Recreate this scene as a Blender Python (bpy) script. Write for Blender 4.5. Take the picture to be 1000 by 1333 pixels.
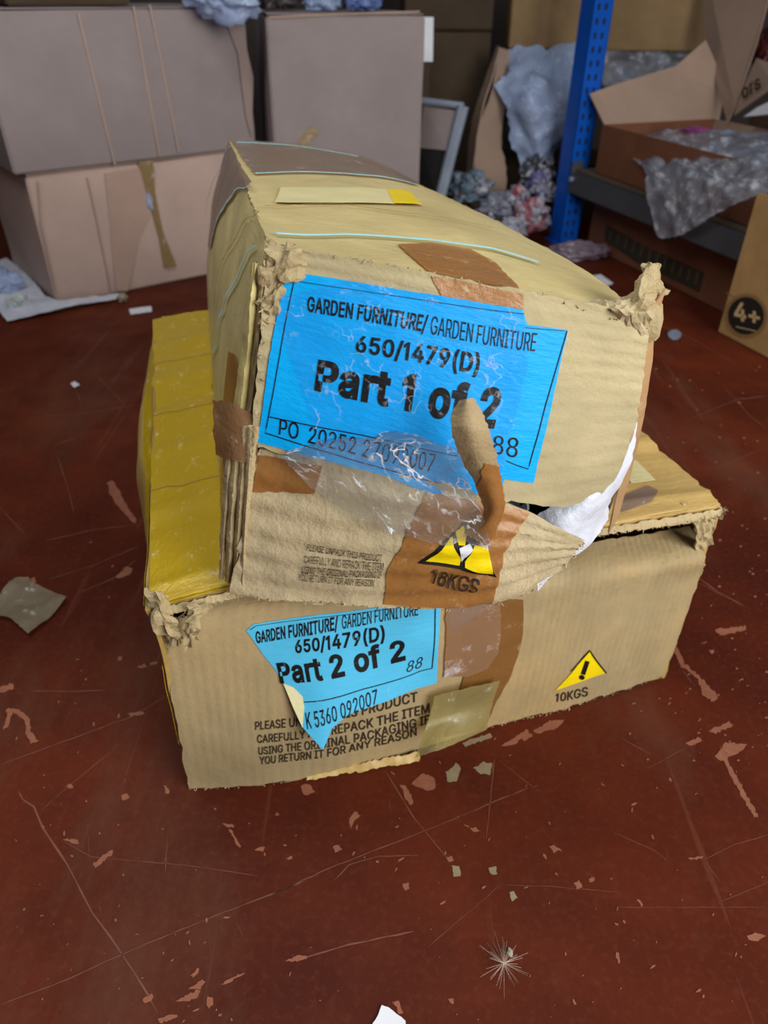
import bpy, bmesh, math, random
import numpy as np
from mathutils import Vector, Matrix, noise
from mathutils.geometry import delaunay_2d_cdt

# ------------------------------------------------------------------ scene, camera, light
scene = bpy.context.scene
for o in list(bpy.data.objects): bpy.data.objects.remove(o)
COL = scene.collection
R = math.radians
CAM_H, FPX, PITCH, ROLL = 1.05, 960.0, R(35.5), R(0.6)

cam_data = bpy.data.cameras.new('camera')
cam = bpy.data.objects.new('camera', cam_data)
COL.objects.link(cam)
cam.matrix_world = (Matrix.Translation((0, 0, CAM_H)) @ Matrix.Rotation(math.pi/2 - PITCH, 4, 'X')
                    @ Matrix.Rotation(ROLL, 4, 'Z'))
cam_data.sensor_fit = 'VERTICAL'
cam_data.sensor_height = 36.0
cam_data.lens = FPX/1333.0*36.0
cam_data.clip_start = 0.02
cam_data.dof.use_dof = True
cam_data.dof.focus_distance = 0.87
cam_data.dof.aperture_fstop = 4.8
scene.camera = cam

world = bpy.data.worlds.new('warehouse_air')
scene.world = world
world.use_nodes = True
world.node_tree.nodes['Background'].inputs[0].default_value = (0.92, 0.94, 1.0, 1)
world.node_tree.nodes['Background'].inputs[1].default_value = 0.13

def area(name, loc, target, size, power, color, sy=None):
    l = bpy.data.lights.new(name, 'AREA')
    l.shape = 'RECTANGLE'; l.size = size; l.size_y = sy or size
    l.energy = power; l.color = color
    o = bpy.data.objects.new(name, l); COL.objects.link(o)
    o.location = loc
    o.rotation_euler = (Vector(target) - Vector(loc)).to_track_quat('-Z', 'Y').to_euler()
    return o
area('daylight_from_loading_door', (2.1, -1.2, 1.8), (0.1, 1.1, 0.5), 2.2, 114, (1.0, 0.985, 0.95), 2.0)
area('overhead_fill', (-0.75, 1.15, 2.8), (-0.2, 1.3, 0.3), 0.35, 22, (1.0, 0.98, 0.93), 1.8)  # added overhead fill brightening the carton tops and left walls
area('background_fill', (-0.6, 0.6, 3.8), (-0.2, 3.6, 0.6), 1.2, 10, (0.78, 0.86, 1.0), 1.2)  # added bluish fill brightening the cartons at the back

scene.view_settings.view_transform = 'Standard'
scene.view_settings.look = 'None'
scene.view_settings.gamma = 1.0
scene.view_settings.use_curve_mapping = False
scene.view_settings.exposure = 0.31

# ------------------------------------------------------------------ photograph <-> world
CAMP = np.array([0, 0, CAM_H])
SP, CP, SR, CR = math.sin(PITCH), math.cos(PITCH), math.sin(ROLL), math.cos(ROLL)
def ray(px, py):
    x = (px-500)/FPX; y = -(py-666.5)/FPX
    x, y = CR*x - SR*y, SR*x + CR*y
    return np.array([x, y*SP + CP, y*CP - SP])
def at_z(px, py, z): d = ray(px, py); return CAMP + d*((z-CAM_H)/d[2])
def at_y(px, py, y): d = ray(px, py); return CAMP + d*(y/d[1])
def at_pl(px, py, p, n):
    d = ray(px, py); n = np.array(n, float)
    return CAMP + d*(np.dot(np.array(p, float)-CAMP, n)/np.dot(d, n))
def proj(P):
    d = np.asarray(P) - CAMP
    x = d[..., 0]; y = d[..., 1]*SP + d[..., 2]*CP; w = d[..., 1]*CP - d[..., 2]*SP
    x = x/w; y = y/w
    x, y = CR*x + SR*y, -SR*x + CR*y
    return np.stack([500+FPX*x, 666.5-FPX*y], -1)

# ------------------------------------------------------------------ materials
def lin(r, g, b):
    f = lambda v: (v/255/12.92 if v/255 <= .04045 else ((v/255+.055)/1.055)**2.4)
    return (f(r), f(g), f(b), 1)
class NT:
    def __init__(s, name):
        s.m = bpy.data.materials.new(name); s.m.use_nodes = True
        s.t = s.m.node_tree; s.n = s.t.nodes; s.l = s.t.links
        s.b = s.n['Principled BSDF']; s.out = s.n['Material Output']
    def add(s, typ, **kw):
        n = s.n.new(typ)
        for k, v in kw.items():
            if hasattr(n, k) and k not in n.inputs: setattr(n, k, v)
            else: n.inputs[k].default_value = v
        return n
    def link(s, a, b): s.l.new(a, b)
    def coords(s, uv):
        c = s.add('ShaderNodeTexCoord')
        return c.outputs['UV' if uv else 'Object']
    def noise(s, vec, scale, detail=4, rough=.55, stretch=None):
        if stretch:
            m = s.add('ShaderNodeMapping'); m.inputs['Scale'].default_value = stretch
            s.link(vec, m.inputs['Vector']); vec = m.outputs[0]
        n = s.add('ShaderNodeTexNoise'); n.inputs['Scale'].default_value = scale
        n.inputs['Detail'].default_value = detail; n.inputs['Roughness'].default_value = rough
        s.link(vec, n.inputs['Vector']); return n.outputs['Fac']
    def ramp(s, fac, a, b, ca=(0, 0, 0, 1), cb=(1, 1, 1, 1)):
        r = s.add('ShaderNodeValToRGB'); e = r.color_ramp.elements
        e[0].position = a; e[1].position = b; e[0].color = ca; e[1].color = cb
        s.link(fac, r.inputs[0]); return r.outputs[0]
    def mix(s, fac, a, b, blend='MIX'):
        m = s.add('ShaderNodeMix'); m.data_type = 'RGBA'; m.blend_type = blend
        for sock, v in ((m.inputs[0], fac), (m.inputs[6], a), (m.inputs[7], b)):
            if hasattr(v, 'is_output'): s.link(v, sock)
            else: sock.default_value = v
        return m.outputs[2]
    def bump(s, h, strength, dist=.002, normal=None):
        b = s.add('ShaderNodeBump'); b.inputs['Strength'].default_value = strength
        b.inputs['Distance'].default_value = dist; s.link(h, b.inputs['Height'])
        if normal is not None: s.link(normal, b.inputs['Normal'])
        s.link(b.outputs[0], s.b.inputs['Normal']); return b.outputs[0]
MATS = {}
def plain(name, col, rough=.6, metal=0, spec=.5, var=.12, scale=12, bump=0):
    if name in MATS: return MATS[name]
    t = NT(name); v = t.coords(False)
    n = t.noise(v, scale)
    dark = tuple(x*(1-var) for x in col[:3]) + (1,); lite = tuple(min(1, x*(1+var)) for x in col[:3]) + (1,)
    t.link(t.mix(n, dark, lite), t.b.inputs['Base Color'])
    t.b.inputs['Roughness'].default_value = rough; t.b.inputs['Metallic'].default_value = metal
    t.b.inputs['Specular IOR Level'].default_value = spec
    if bump: t.bump(t.noise(v, scale*4, 6), bump, .004)
    MATS[name] = t.m; return t.m
def cardboard(name, col, flute='U', flute_str=.25, stain=.35, rough=.72, spec=.35, pitch=.0075, wr=.35, alt=None, coat=0, var=1.0):
    """corrugated board: mottling, flute ridges, scuffs; coordinates are metres on the panel"""
    if name in MATS: return MATS[name]
    t = NT(name); v = t.coords(True)
    big = t.noise(v, 5, 3); mid = t.noise(v, 26, 5, .6); fine = t.noise(v, 420, 3, .6)
    d = tuple(x*(1-.26*var) for x in col[:3]) + (1,); l = tuple(min(1, x*(1+.22*var)) for x in col[:3]) + (1,)
    c = t.mix(t.ramp(big, .3, .72), d, l)
    if alt: c = t.mix(t.ramp(t.noise(v, 3.2, 2), .42, .62), c, alt)
    c = t.mix(t.ramp(mid, .35, .7, (.0,)*3+(1,), (.5*var,)*3+(1,)), c, tuple(x*.78 for x in col[:3])+(1,))
    c = t.mix(t.ramp(fine, .42, .7, (0,)*3+(1,), (.28,)*3+(1,)), c, tuple(x*.62 for x in col[:3])+(1,))
    st = t.ramp(t.noise(v, 11, 7, .72), .63, .72, (0,)*3+(1,), (stain,)*3+(1,))
    c = t.mix(st, c, lin(88, 68, 48))
    t.link(c, t.b.inputs['Base Color'])
    w = t.add('ShaderNodeTexWave', wave_type='BANDS', bands_direction='X' if flute == 'U' else 'Y')
    w.inputs['Scale'].default_value = .314/pitch*.5/1.0
    w.inputs['Distortion'].default_value = 1.2; w.inputs['Detail'].default_value = 1; w.inputs['Detail Scale'].default_value = 6
    t.link(v, w.inputs['Vector'])
    wm = t.add('ShaderNodeMath', operation='MULTIPLY'); t.link(w.outputs['Fac'], wm.inputs[0])
    t.link(t.ramp(t.noise(v, 7, 3), .35, .65), wm.inputs[1])
    b1 = t.bump(wm.outputs[0], flute_str, .0016)
    b2 = t.bump(t.noise(v, 38, 6, .65), wr, .006, b1)
    t.bump(fine, .12, .0008, b2)
    t.b.inputs['Roughness'].default_value = rough; t.b.inputs['Specular IOR Level'].default_value = spec
    if coat:
        t.b.inputs['Coat Weight'].default_value = coat; t.b.inputs['Coat Roughness'].default_value = .28
    MATS[name] = t.m; return t.m
def film(name, tint, opacity, rough=.12, bscale=40, bstr=.6, streak=.25, white=(.9, .93, 1, 1), lo=.55, crease=.0, gloss=.3):
    """clear / tinted plastic film: see-through, glossy, with crease sparkle painted white"""
    if name in MATS: return MATS[name]
    t = NT(name); v = t.coords(True)
    t.b.inputs['Roughness'].default_value = rough
    bn = t.bump(t.noise(v, bscale, 6, .65), bstr, .01)
    n7 = t.noise(v, bscale*.8, 7, .72)
    cr = t.ramp(n7, lo, lo+.15, (opacity,)*3+(1,), (min(1, opacity+streak),)*3+(1,))
    cc = t.mix(t.ramp(n7, .58, .75), tint, white)
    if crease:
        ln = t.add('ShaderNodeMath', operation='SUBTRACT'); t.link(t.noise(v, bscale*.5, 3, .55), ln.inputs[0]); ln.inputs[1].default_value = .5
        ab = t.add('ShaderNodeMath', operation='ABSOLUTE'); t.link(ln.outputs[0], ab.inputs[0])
        m2 = t.ramp(ab.outputs[0], .0, .018, (crease,)*3+(1,), (0, 0, 0, 1))  # white crease lines painted in for the sparkle of the film
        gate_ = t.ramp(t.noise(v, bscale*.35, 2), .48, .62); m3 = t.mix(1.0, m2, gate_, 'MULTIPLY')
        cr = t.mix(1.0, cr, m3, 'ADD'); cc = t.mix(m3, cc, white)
    t.link(cc, t.b.inputs['Base Color'])
    tr = t.add('ShaderNodeBsdfTransparent'); tr.inputs[0].default_value = tuple(min(1, .55+.45*x/max(tint[:3])) for x in tint[:3]) + (1,)
    mx = t.add('ShaderNodeMixShader'); t.link(cr, mx.inputs[0])
    t.link(tr.outputs[0], mx.inputs[1]); t.link(t.b.outputs[0], mx.inputs[2])
    gl = t.add('ShaderNodeBsdfGlossy'); gl.inputs['Roughness'].default_value = rough; t.link(bn, gl.inputs['Normal'])
    fr = t.add('ShaderNodeFresnel'); fr.inputs['IOR'].default_value = 1.45; t.link(bn, fr.inputs['Normal'])
    fm = t.add('ShaderNodeMath', operation='MULTIPLY'); fm.use_clamp = True; t.link(fr.outputs[0], fm.inputs[0]); fm.inputs[1].default_value = gloss
    m4 = t.add('ShaderNodeMixShader'); t.link(fm.outputs[0], m4.inputs[0]); t.link(mx.outputs[0], m4.inputs[1]); t.link(gl.outputs[0], m4.inputs[2])
    t.link(m4.outputs[0], t.out.inputs['Surface'])
    MATS[name] = t.m; return t.m
def sticker(name, col, rough=.35, worn=.5, wcol=(.85, .88, .9, 1), scratch=(1, 8, 1), thr=(.66, .72)):
    if name in MATS: return MATS[name]
    t = NT(name); v = t.coords(True)
    c = t.mix(t.noise(v, 14, 4), tuple(x*.82 for x in col[:3])+(1,), tuple(min(1, x*1.15) for x in col[:3])+(1,))
    s = t.ramp(t.noise(v, 70, 8, .7, scratch), thr[0], thr[1], (0,)*3+(1,), (worn,)*3+(1,))
    t.link(t.mix(s, c, wcol), t.b.inputs['Base Color'])
    t.b.inputs['Roughness'].default_value = rough
    t.b.inputs['Specular IOR Level'].default_value = .25
    t.bump(t.noise(v, 45, 6, .6, (1, 2.5, 1)), .35, .004)
    MATS[name] = t.m; return t.m

CB_FRONT = cardboard('board_front_low', lin(170, 151, 112), 'U', .35, .3, wr=.3, alt=lin(184, 156, 108))
CB_TOP = cardboard('board_top_low', lin(198, 166, 100), 'V', .15, .3, rough=.45, coat=.3)
CB_SIDE = cardboard('board_side_low', lin(178, 148, 82), 'U', .3, .5)
CB_UP = cardboard('board_label_panel', lin(188, 174, 134), 'V', .8, .4, pitch=.011)
CB_UPTOP = cardboard('board_top_up', lin(204, 186, 130), 'V', .12, .25, rough=.5, coat=.25)
CB_UPSIDE = cardboard('board_side_up', lin(214, 198, 134), 'U', .4, .4, rough=.5, coat=.25)
CB_FLAP = cardboard('board_flap', lin(202, 184, 146), 'V', .7, .5, pitch=.013, wr=.8)
CB_IN = cardboard('board_torn', lin(190, 170, 128), 'U', .8, .6, pitch=.006, wr=1)
CB_BG_LIT = cardboard('board_background_lit', lin(194, 168, 156), 'U', .1, .15, wr=.12, var=.35)  # lighter copy of the background board, offsets overhang shade in its colour
CB_BG = cardboard('board_background', lin(150, 137, 136), 'U', .1, .15, wr=.12, var=.35)
CB_BG2 = cardboard('board_background_tan', lin(172, 146, 128), 'U', .1, .15, wr=.15, var=.35)
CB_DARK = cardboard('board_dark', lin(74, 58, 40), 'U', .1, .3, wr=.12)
CB_RED = cardboard('board_redbrown', lin(124, 78, 54), 'U', .1, .3, wr=.12)
CB_KRAFT = cardboard('board_kraft', lin(190, 152, 98), 'U', .1, .1, wr=.1)
TAPE_BL = film('tape_brown_low', lin(140, 98, 52), .8, .22, 40, .3, .1, (.5, .36, .2, 1), gloss=.5)
TAPE_B = film('tape_brown', lin(182, 132, 74), .6, .22, 40, .35, .1, (.75, .58, .36, 1))
TAPE_C = film('tape_clear', lin(186, 166, 120), .22, .14, 30, .25, .2)
TAPE_G = film('tape_grey', lin(160, 142, 126), .42, .3, 30, .15, .15, gloss=.4)
TAPE_Y = film('tape_yellow', lin(196, 164, 22), .84, .25, 34, .35, .12, (.8, .7, .4, 1))
EDGE = plain('tape_edge', lin(172, 226, 232), .25, var=.2, scale=60)  # glint along the tape edges, painted as pale cyan
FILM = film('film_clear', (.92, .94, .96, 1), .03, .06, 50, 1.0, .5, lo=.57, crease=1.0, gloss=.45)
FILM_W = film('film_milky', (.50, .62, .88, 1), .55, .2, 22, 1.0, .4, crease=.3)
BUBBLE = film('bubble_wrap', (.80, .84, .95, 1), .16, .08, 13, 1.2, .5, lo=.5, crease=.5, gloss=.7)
BLUE = sticker('label_blue', lin(0, 170, 255), .45, .3, thr=(.68, .76))
CYAN = sticker('label_cyan', lin(84, 188, 230), .35, .45, scratch=(3, 1, 1), thr=(.64, .74))
LBACK = sticker('label_backing', lin(232, 226, 178), .5, .1)
CREAM = sticker('label_cream', lin(208, 198, 148), .45, .3)
YEL = sticker('warning_yellow', lin(248, 216, 16), .35, .15)
YELTAPE = sticker('yellow_tape', lin(228, 200, 40), .35, .3)
INK = sticker('ink_black', lin(22, 20, 20), .45, .75, lin(150, 150, 150), (1, 1, 1), (.62, .68))
INK_B = sticker('ink_on_board', lin(52, 40, 32), .6, .6, lin(160, 130, 90), (1, 1, 1), (.60, .68))
WHITE = plain('white_foam', (.66, .70, .80, 1), .5, var=.1, scale=30, bump=.5)
PAPER = plain('white_paper', (.78, .80, .86, 1), .6, var=.12)
DARKM = plain('dark_tube', lin(54, 58, 64), .35, .4)
GREYM = plain('grey_tube', lin(196, 204, 212), .3, .5)
BLUEM = plain('rack_blue', lin(4, 88, 196), .34, .0, var=.25, scale=6)
HOLE = plain('rack_hole', lin(14, 24, 52), .8)
STEEL = plain('beam_grey', lin(92, 96, 102), .45, .5, var=.2)
GALV = plain('galvanised', lin(150, 162, 180), .35, .25, var=.3)
DECK = plain('deck_board', lin(90, 74, 60), .8)

# ------------------------------------------------------------------ object helpers
def link(name, me, mat, parent=None, smooth=True, kind=None):
    o = bpy.data.objects.new(name, me); COL.objects.link(o)
    if mat is not None and not len(me.materials): me.materials.append(mat)
    if smooth:
        me.polygons.foreach_set('use_smooth', [True]*len(me.polygons))
        try: me.set_sharp_from_angle(angle=R(40))
        except Exception: pass
    if parent is not None:
        o.parent = parent
        o.matrix_parent_inverse = parent.matrix_basis.inverted()
    if kind: o['kind'] = kind
    return o
def tag(o, label, cat=None, group=None, kind=None):
    if label: o['label'] = label
    if cat: o['category'] = cat
    if group: o['group'] = group
    if kind: o['kind'] = kind
    return o
def thing(name, loc, label, cat, group=None):
    o = bpy.data.objects.new(name, None); COL.objects.link(o)
    o.location = loc; o.empty_display_size = .05
    return tag(o, label, cat, group)
def mesh(name, verts, faces, uvs=None):
    me = bpy.data.meshes.new(name)
    me.from_pydata([tuple(v) for v in verts], [], faces)
    if uvs is not None:
        l = me.uv_layers.new(name='UVMap')
        idx = np.empty(len(me.loops), int); me.loops.foreach_get('vertex_index', idx)
        l.data.foreach_set('uv', np.asarray(uvs, np.float32)[idx].ravel())
    me.update(); return me
def nz(p, s, seed=0):
    return noise.noise(Vector((p[0]*s+seed*7.13, p[1]*s-seed*3.7, p[2]*s+seed*1.9)))

class Surf:
    """smooth patch through a grid of points, rows = v (bottom to top), cols = u"""
    def __init__(s, ctrl, amp=0, scale=8, seed=0, fn=None):
        s.c = np.array(ctrl, float); s.nv, s.nu = s.c.shape[:2]
        s.amp, s.scale, s.seed, s.fn = amp, scale, seed, fn
        uu, vv = np.meshgrid(np.linspace(0, 1, 9), np.linspace(0, 1, 9)); g = s.rawv(uu.ravel(), vv.ravel()).reshape(9, 9, 3)
        s.W = float(np.mean(np.sum(np.linalg.norm(np.diff(g, axis=1), axis=2), axis=1)))
        s.H = float(np.mean(np.sum(np.linalg.norm(np.diff(g, axis=0), axis=2), axis=0)))
        s.cache = None
    @staticmethod
    def wts(t, n):
        t = np.atleast_1d(np.asarray(t, float)); m = len(t); w = np.zeros((m, n+2))
        x = t*(n-1); i = np.clip(np.floor(x), 0, n-2).astype(int); f = x-i
        ext = (f < 0) | (f > 1)
        h = [np.where(ext, 0, (-f+2*f*f-f**3)/2), np.where(ext, 1-f, (2-5*f*f+3*f**3)/2),
             np.where(ext, f, (f+4*f*f-3*f**3)/2), np.where(ext, 0, (-f*f+f**3)/2)]
        r = np.arange(m)
        for k in range(4): w[r, i+k] += h[k]
        o = w[:, 1:n+1].copy()
        o[:, 0] += 2*w[:, 0]; o[:, 1] -= w[:, 0]
        o[:, n-1] += 2*w[:, n+1]; o[:, n-2] -= w[:, n+1]
        return o
    def rawv(s, U, V):
        return np.einsum('mj,mi,jik->mk', s.wts(V, s.nv), s.wts(U, s.nu), s.c)
    def raw(s, u, v): return s.rawv([u], [v])[0]
    def Nv(s, U, V, e=.004):
        U = np.asarray(U, float); V = np.asarray(V, float)
        n = np.cross(s.rawv(U+e, V)-s.rawv(U-e, V), s.rawv(U, V+e)-s.rawv(U, V-e))
        return n/(np.linalg.norm(n, axis=1, keepdims=True)+1e-12)
    def N(s, u, v): return s.Nv([u], [v])[0]
    def Pv(s, U, V, off=0.0):
        p = s.rawv(U, V); d = np.zeros(len(p))+off
        if s.amp: d += s.amp*np.array([nz(q, s.scale, s.seed) + .45*nz(q, s.scale*2.3, s.seed+3) for q in p])
        if s.fn: d += np.array([s.fn(u, v) for u, v in zip(U, V)])
        return p + s.Nv(U, V)*d[:, None]
    def P(s, u, v, off=0.0): return s.Pv([u], [v], off)[0]
    def inv(s, px, py):
        if s.cache is None:
            k = np.linspace(-.12, 1.12, 32); uu, vv = np.meshgrid(k, k)
            s.cache = (k, proj(s.Pv(uu.ravel(), vv.ravel())).reshape(32, 32, 2))
        k, g = s.cache
        d = (g[..., 0]-px)**2 + (g[..., 1]-py)**2
        j, i = np.unravel_index(np.argmin(d), d.shape); u, v = k[i], k[j]
        e = 1e-3
        for _ in range(7):
            q = proj(s.Pv([u, u+e, u], [v, v, v+e])); f = q[0]-(px, py)
            if abs(f).max() < .05: break
            J = np.array([(q[1]-q[0])/e, (q[2]-q[0])/e]).T
            try: st = np.linalg.solve(J, -f)
            except np.linalg.LinAlgError: break
            st = np.clip(st, -.08, .08); u += st[0]; v += st[1]
        return float(u), float(v)

def inside(p, poly):
    x, y = p[0], p[1]; c = False; n = len(poly)
    for i in range(n):
        x1, y1 = poly[i][0], poly[i][1]; x2, y2 = poly[i-1][0], poly[i-1][1]
        if (y1 > y) != (y2 > y) and x < (x2-x1)*(y-y1)/(y2-y1)+x1: c = not c
    return c
FULL = [(0, 0), (1, 0), (1, 1), (0, 1)]
def sheet(name, S, poly, mat, parent=None, res=.012, off=0.0, thick=.004, jag=0.0, px=True, lift=None, seed=0, kind=None):
    """a piece of board / paper / film cut to an outline and laid on a patch, with its own thickness"""
    uv = [S.inv(*p) for p in poly] if px else poly
    pm = [(u*S.W, v*S.H) for u, v in uv]
    out = []
    rnd = random.Random(seed+len(name))
    for i in range(len(pm)):
        a = np.array(pm[i]); b = np.array(pm[(i+1) % len(pm)]); L = np.linalg.norm(b-a)
        n = max(1, int(L/res + .5)); t = (b-a)/(L+1e-9); nn = np.array([t[1], -t[0]])
        for k in range(n):
            q = a + (b-a)*k/n
            if jag and k: q = q + nn*rnd.uniform(-1, 1)*jag
            out.append(tuple(q))
    xs = [p[0] for p in out]; ys = [p[1] for p in out]
    pts = list(out)
    x = min(xs)+res*.5; row = 0
    while x < max(xs):
        y = min(ys) + (res*.5 if row % 2 else res)
        while y < max(ys):
            q = (x+rnd.uniform(-.15, .15)*res, y+rnd.uniform(-.15, .15)*res)
            if inside(q, out): pts.append(q)
            y += res
        x += res*.87; row += 1
    ed = [(i, (i+1) % len(out)) for i in range(len(out))]
    vs, _, fs, *_ = delaunay_2d_cdt([Vector(p) for p in pts], ed, [], 1, 1e-6)
    vs = [(v[0], v[1]) for v in vs]
    U = np.array([a/S.W for a, b in vs]); V = np.array([b/S.H for a, b in vs])
    l = np.array([lift(u, v) for u, v in zip(U, V)]) if lift else 0.0
    top = S.Pv(U, V, off+l)
    bot = list(top - S.Nv(U, V)*thick); top = list(top)
    n = len(vs)
    fs = [tuple(f) for f in fs]
    def area2(f): (x0, y0), (x1, y1), (x2, y2) = (vs[f[0]], vs[f[1]], vs[f[2]]); return (x1-x0)*(y2-y0)-(x2-x0)*(y1-y0)
    fs = [f if area2(f) > 0 else f[::-1] for f in fs]
    cnt = {}
    for f in fs:
        for i in range(3):
            e = (f[i], f[(i+1) % 3]); cnt[e] = 1
    allf = fs + [tuple(i+n for i in f[::-1]) for f in fs]
    for (a, b) in list(cnt):
        if (b, a) not in cnt: allf.append((b, a, a+n, b+n))
    me = mesh(name, top+bot, allf, vs+vs)
    return link(name, me, mat, parent, kind=kind)
def strip(name, S, pts, width, mat, parent=None, off=.002, px=True, thick=.0004):
    """narrow band following a polyline on a patch"""
    uv = [S.inv(*p) for p in pts] if px else pts
    m = np.array([(u*S.W, v*S.H) for u, v in uv])
    P = []
    for i in range(len(m)-1):
        n = max(1, int(np.linalg.norm(m[i+1]-m[i])/.012))
        P += [m[i]+(m[i+1]-m[i])*k/n for k in range(n)]
    P.append(m[-1]); P = np.array(P)
    UV = []; F = []; O = []
    for i in range(len(P)):
        t = P[min(i+1, len(P)-1)]-P[max(i-1, 0)]; t = t/(np.linalg.norm(t)+1e-9); nn = np.array([-t[1], t[0]])
        for dz in (0, thick):
            for sgn in (-1, 1): UV.append(P[i]+nn*sgn*width/2); O.append(off-dz)
    UV = np.array(UV); V = S.Pv(UV[:, 0]/S.W, UV[:, 1]/S.H, np.array(O))
    for i in range(len(P)-1):
        a, b = 4*i, 4*i+4
        F += [(a, b, b+1, a+1), (a+2, a+3, b+3, b+2), (a, a+2, b+2, b), (a+1, b+1, b+3, a+3)]
    F += [(0, 1, 3, 2), (4*len(P)-4, 4*len(P)-2, 4*len(P)-1, 4*len(P)-3)]
    return link(name, mesh(name, V, F, UV), mat, parent)
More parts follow.
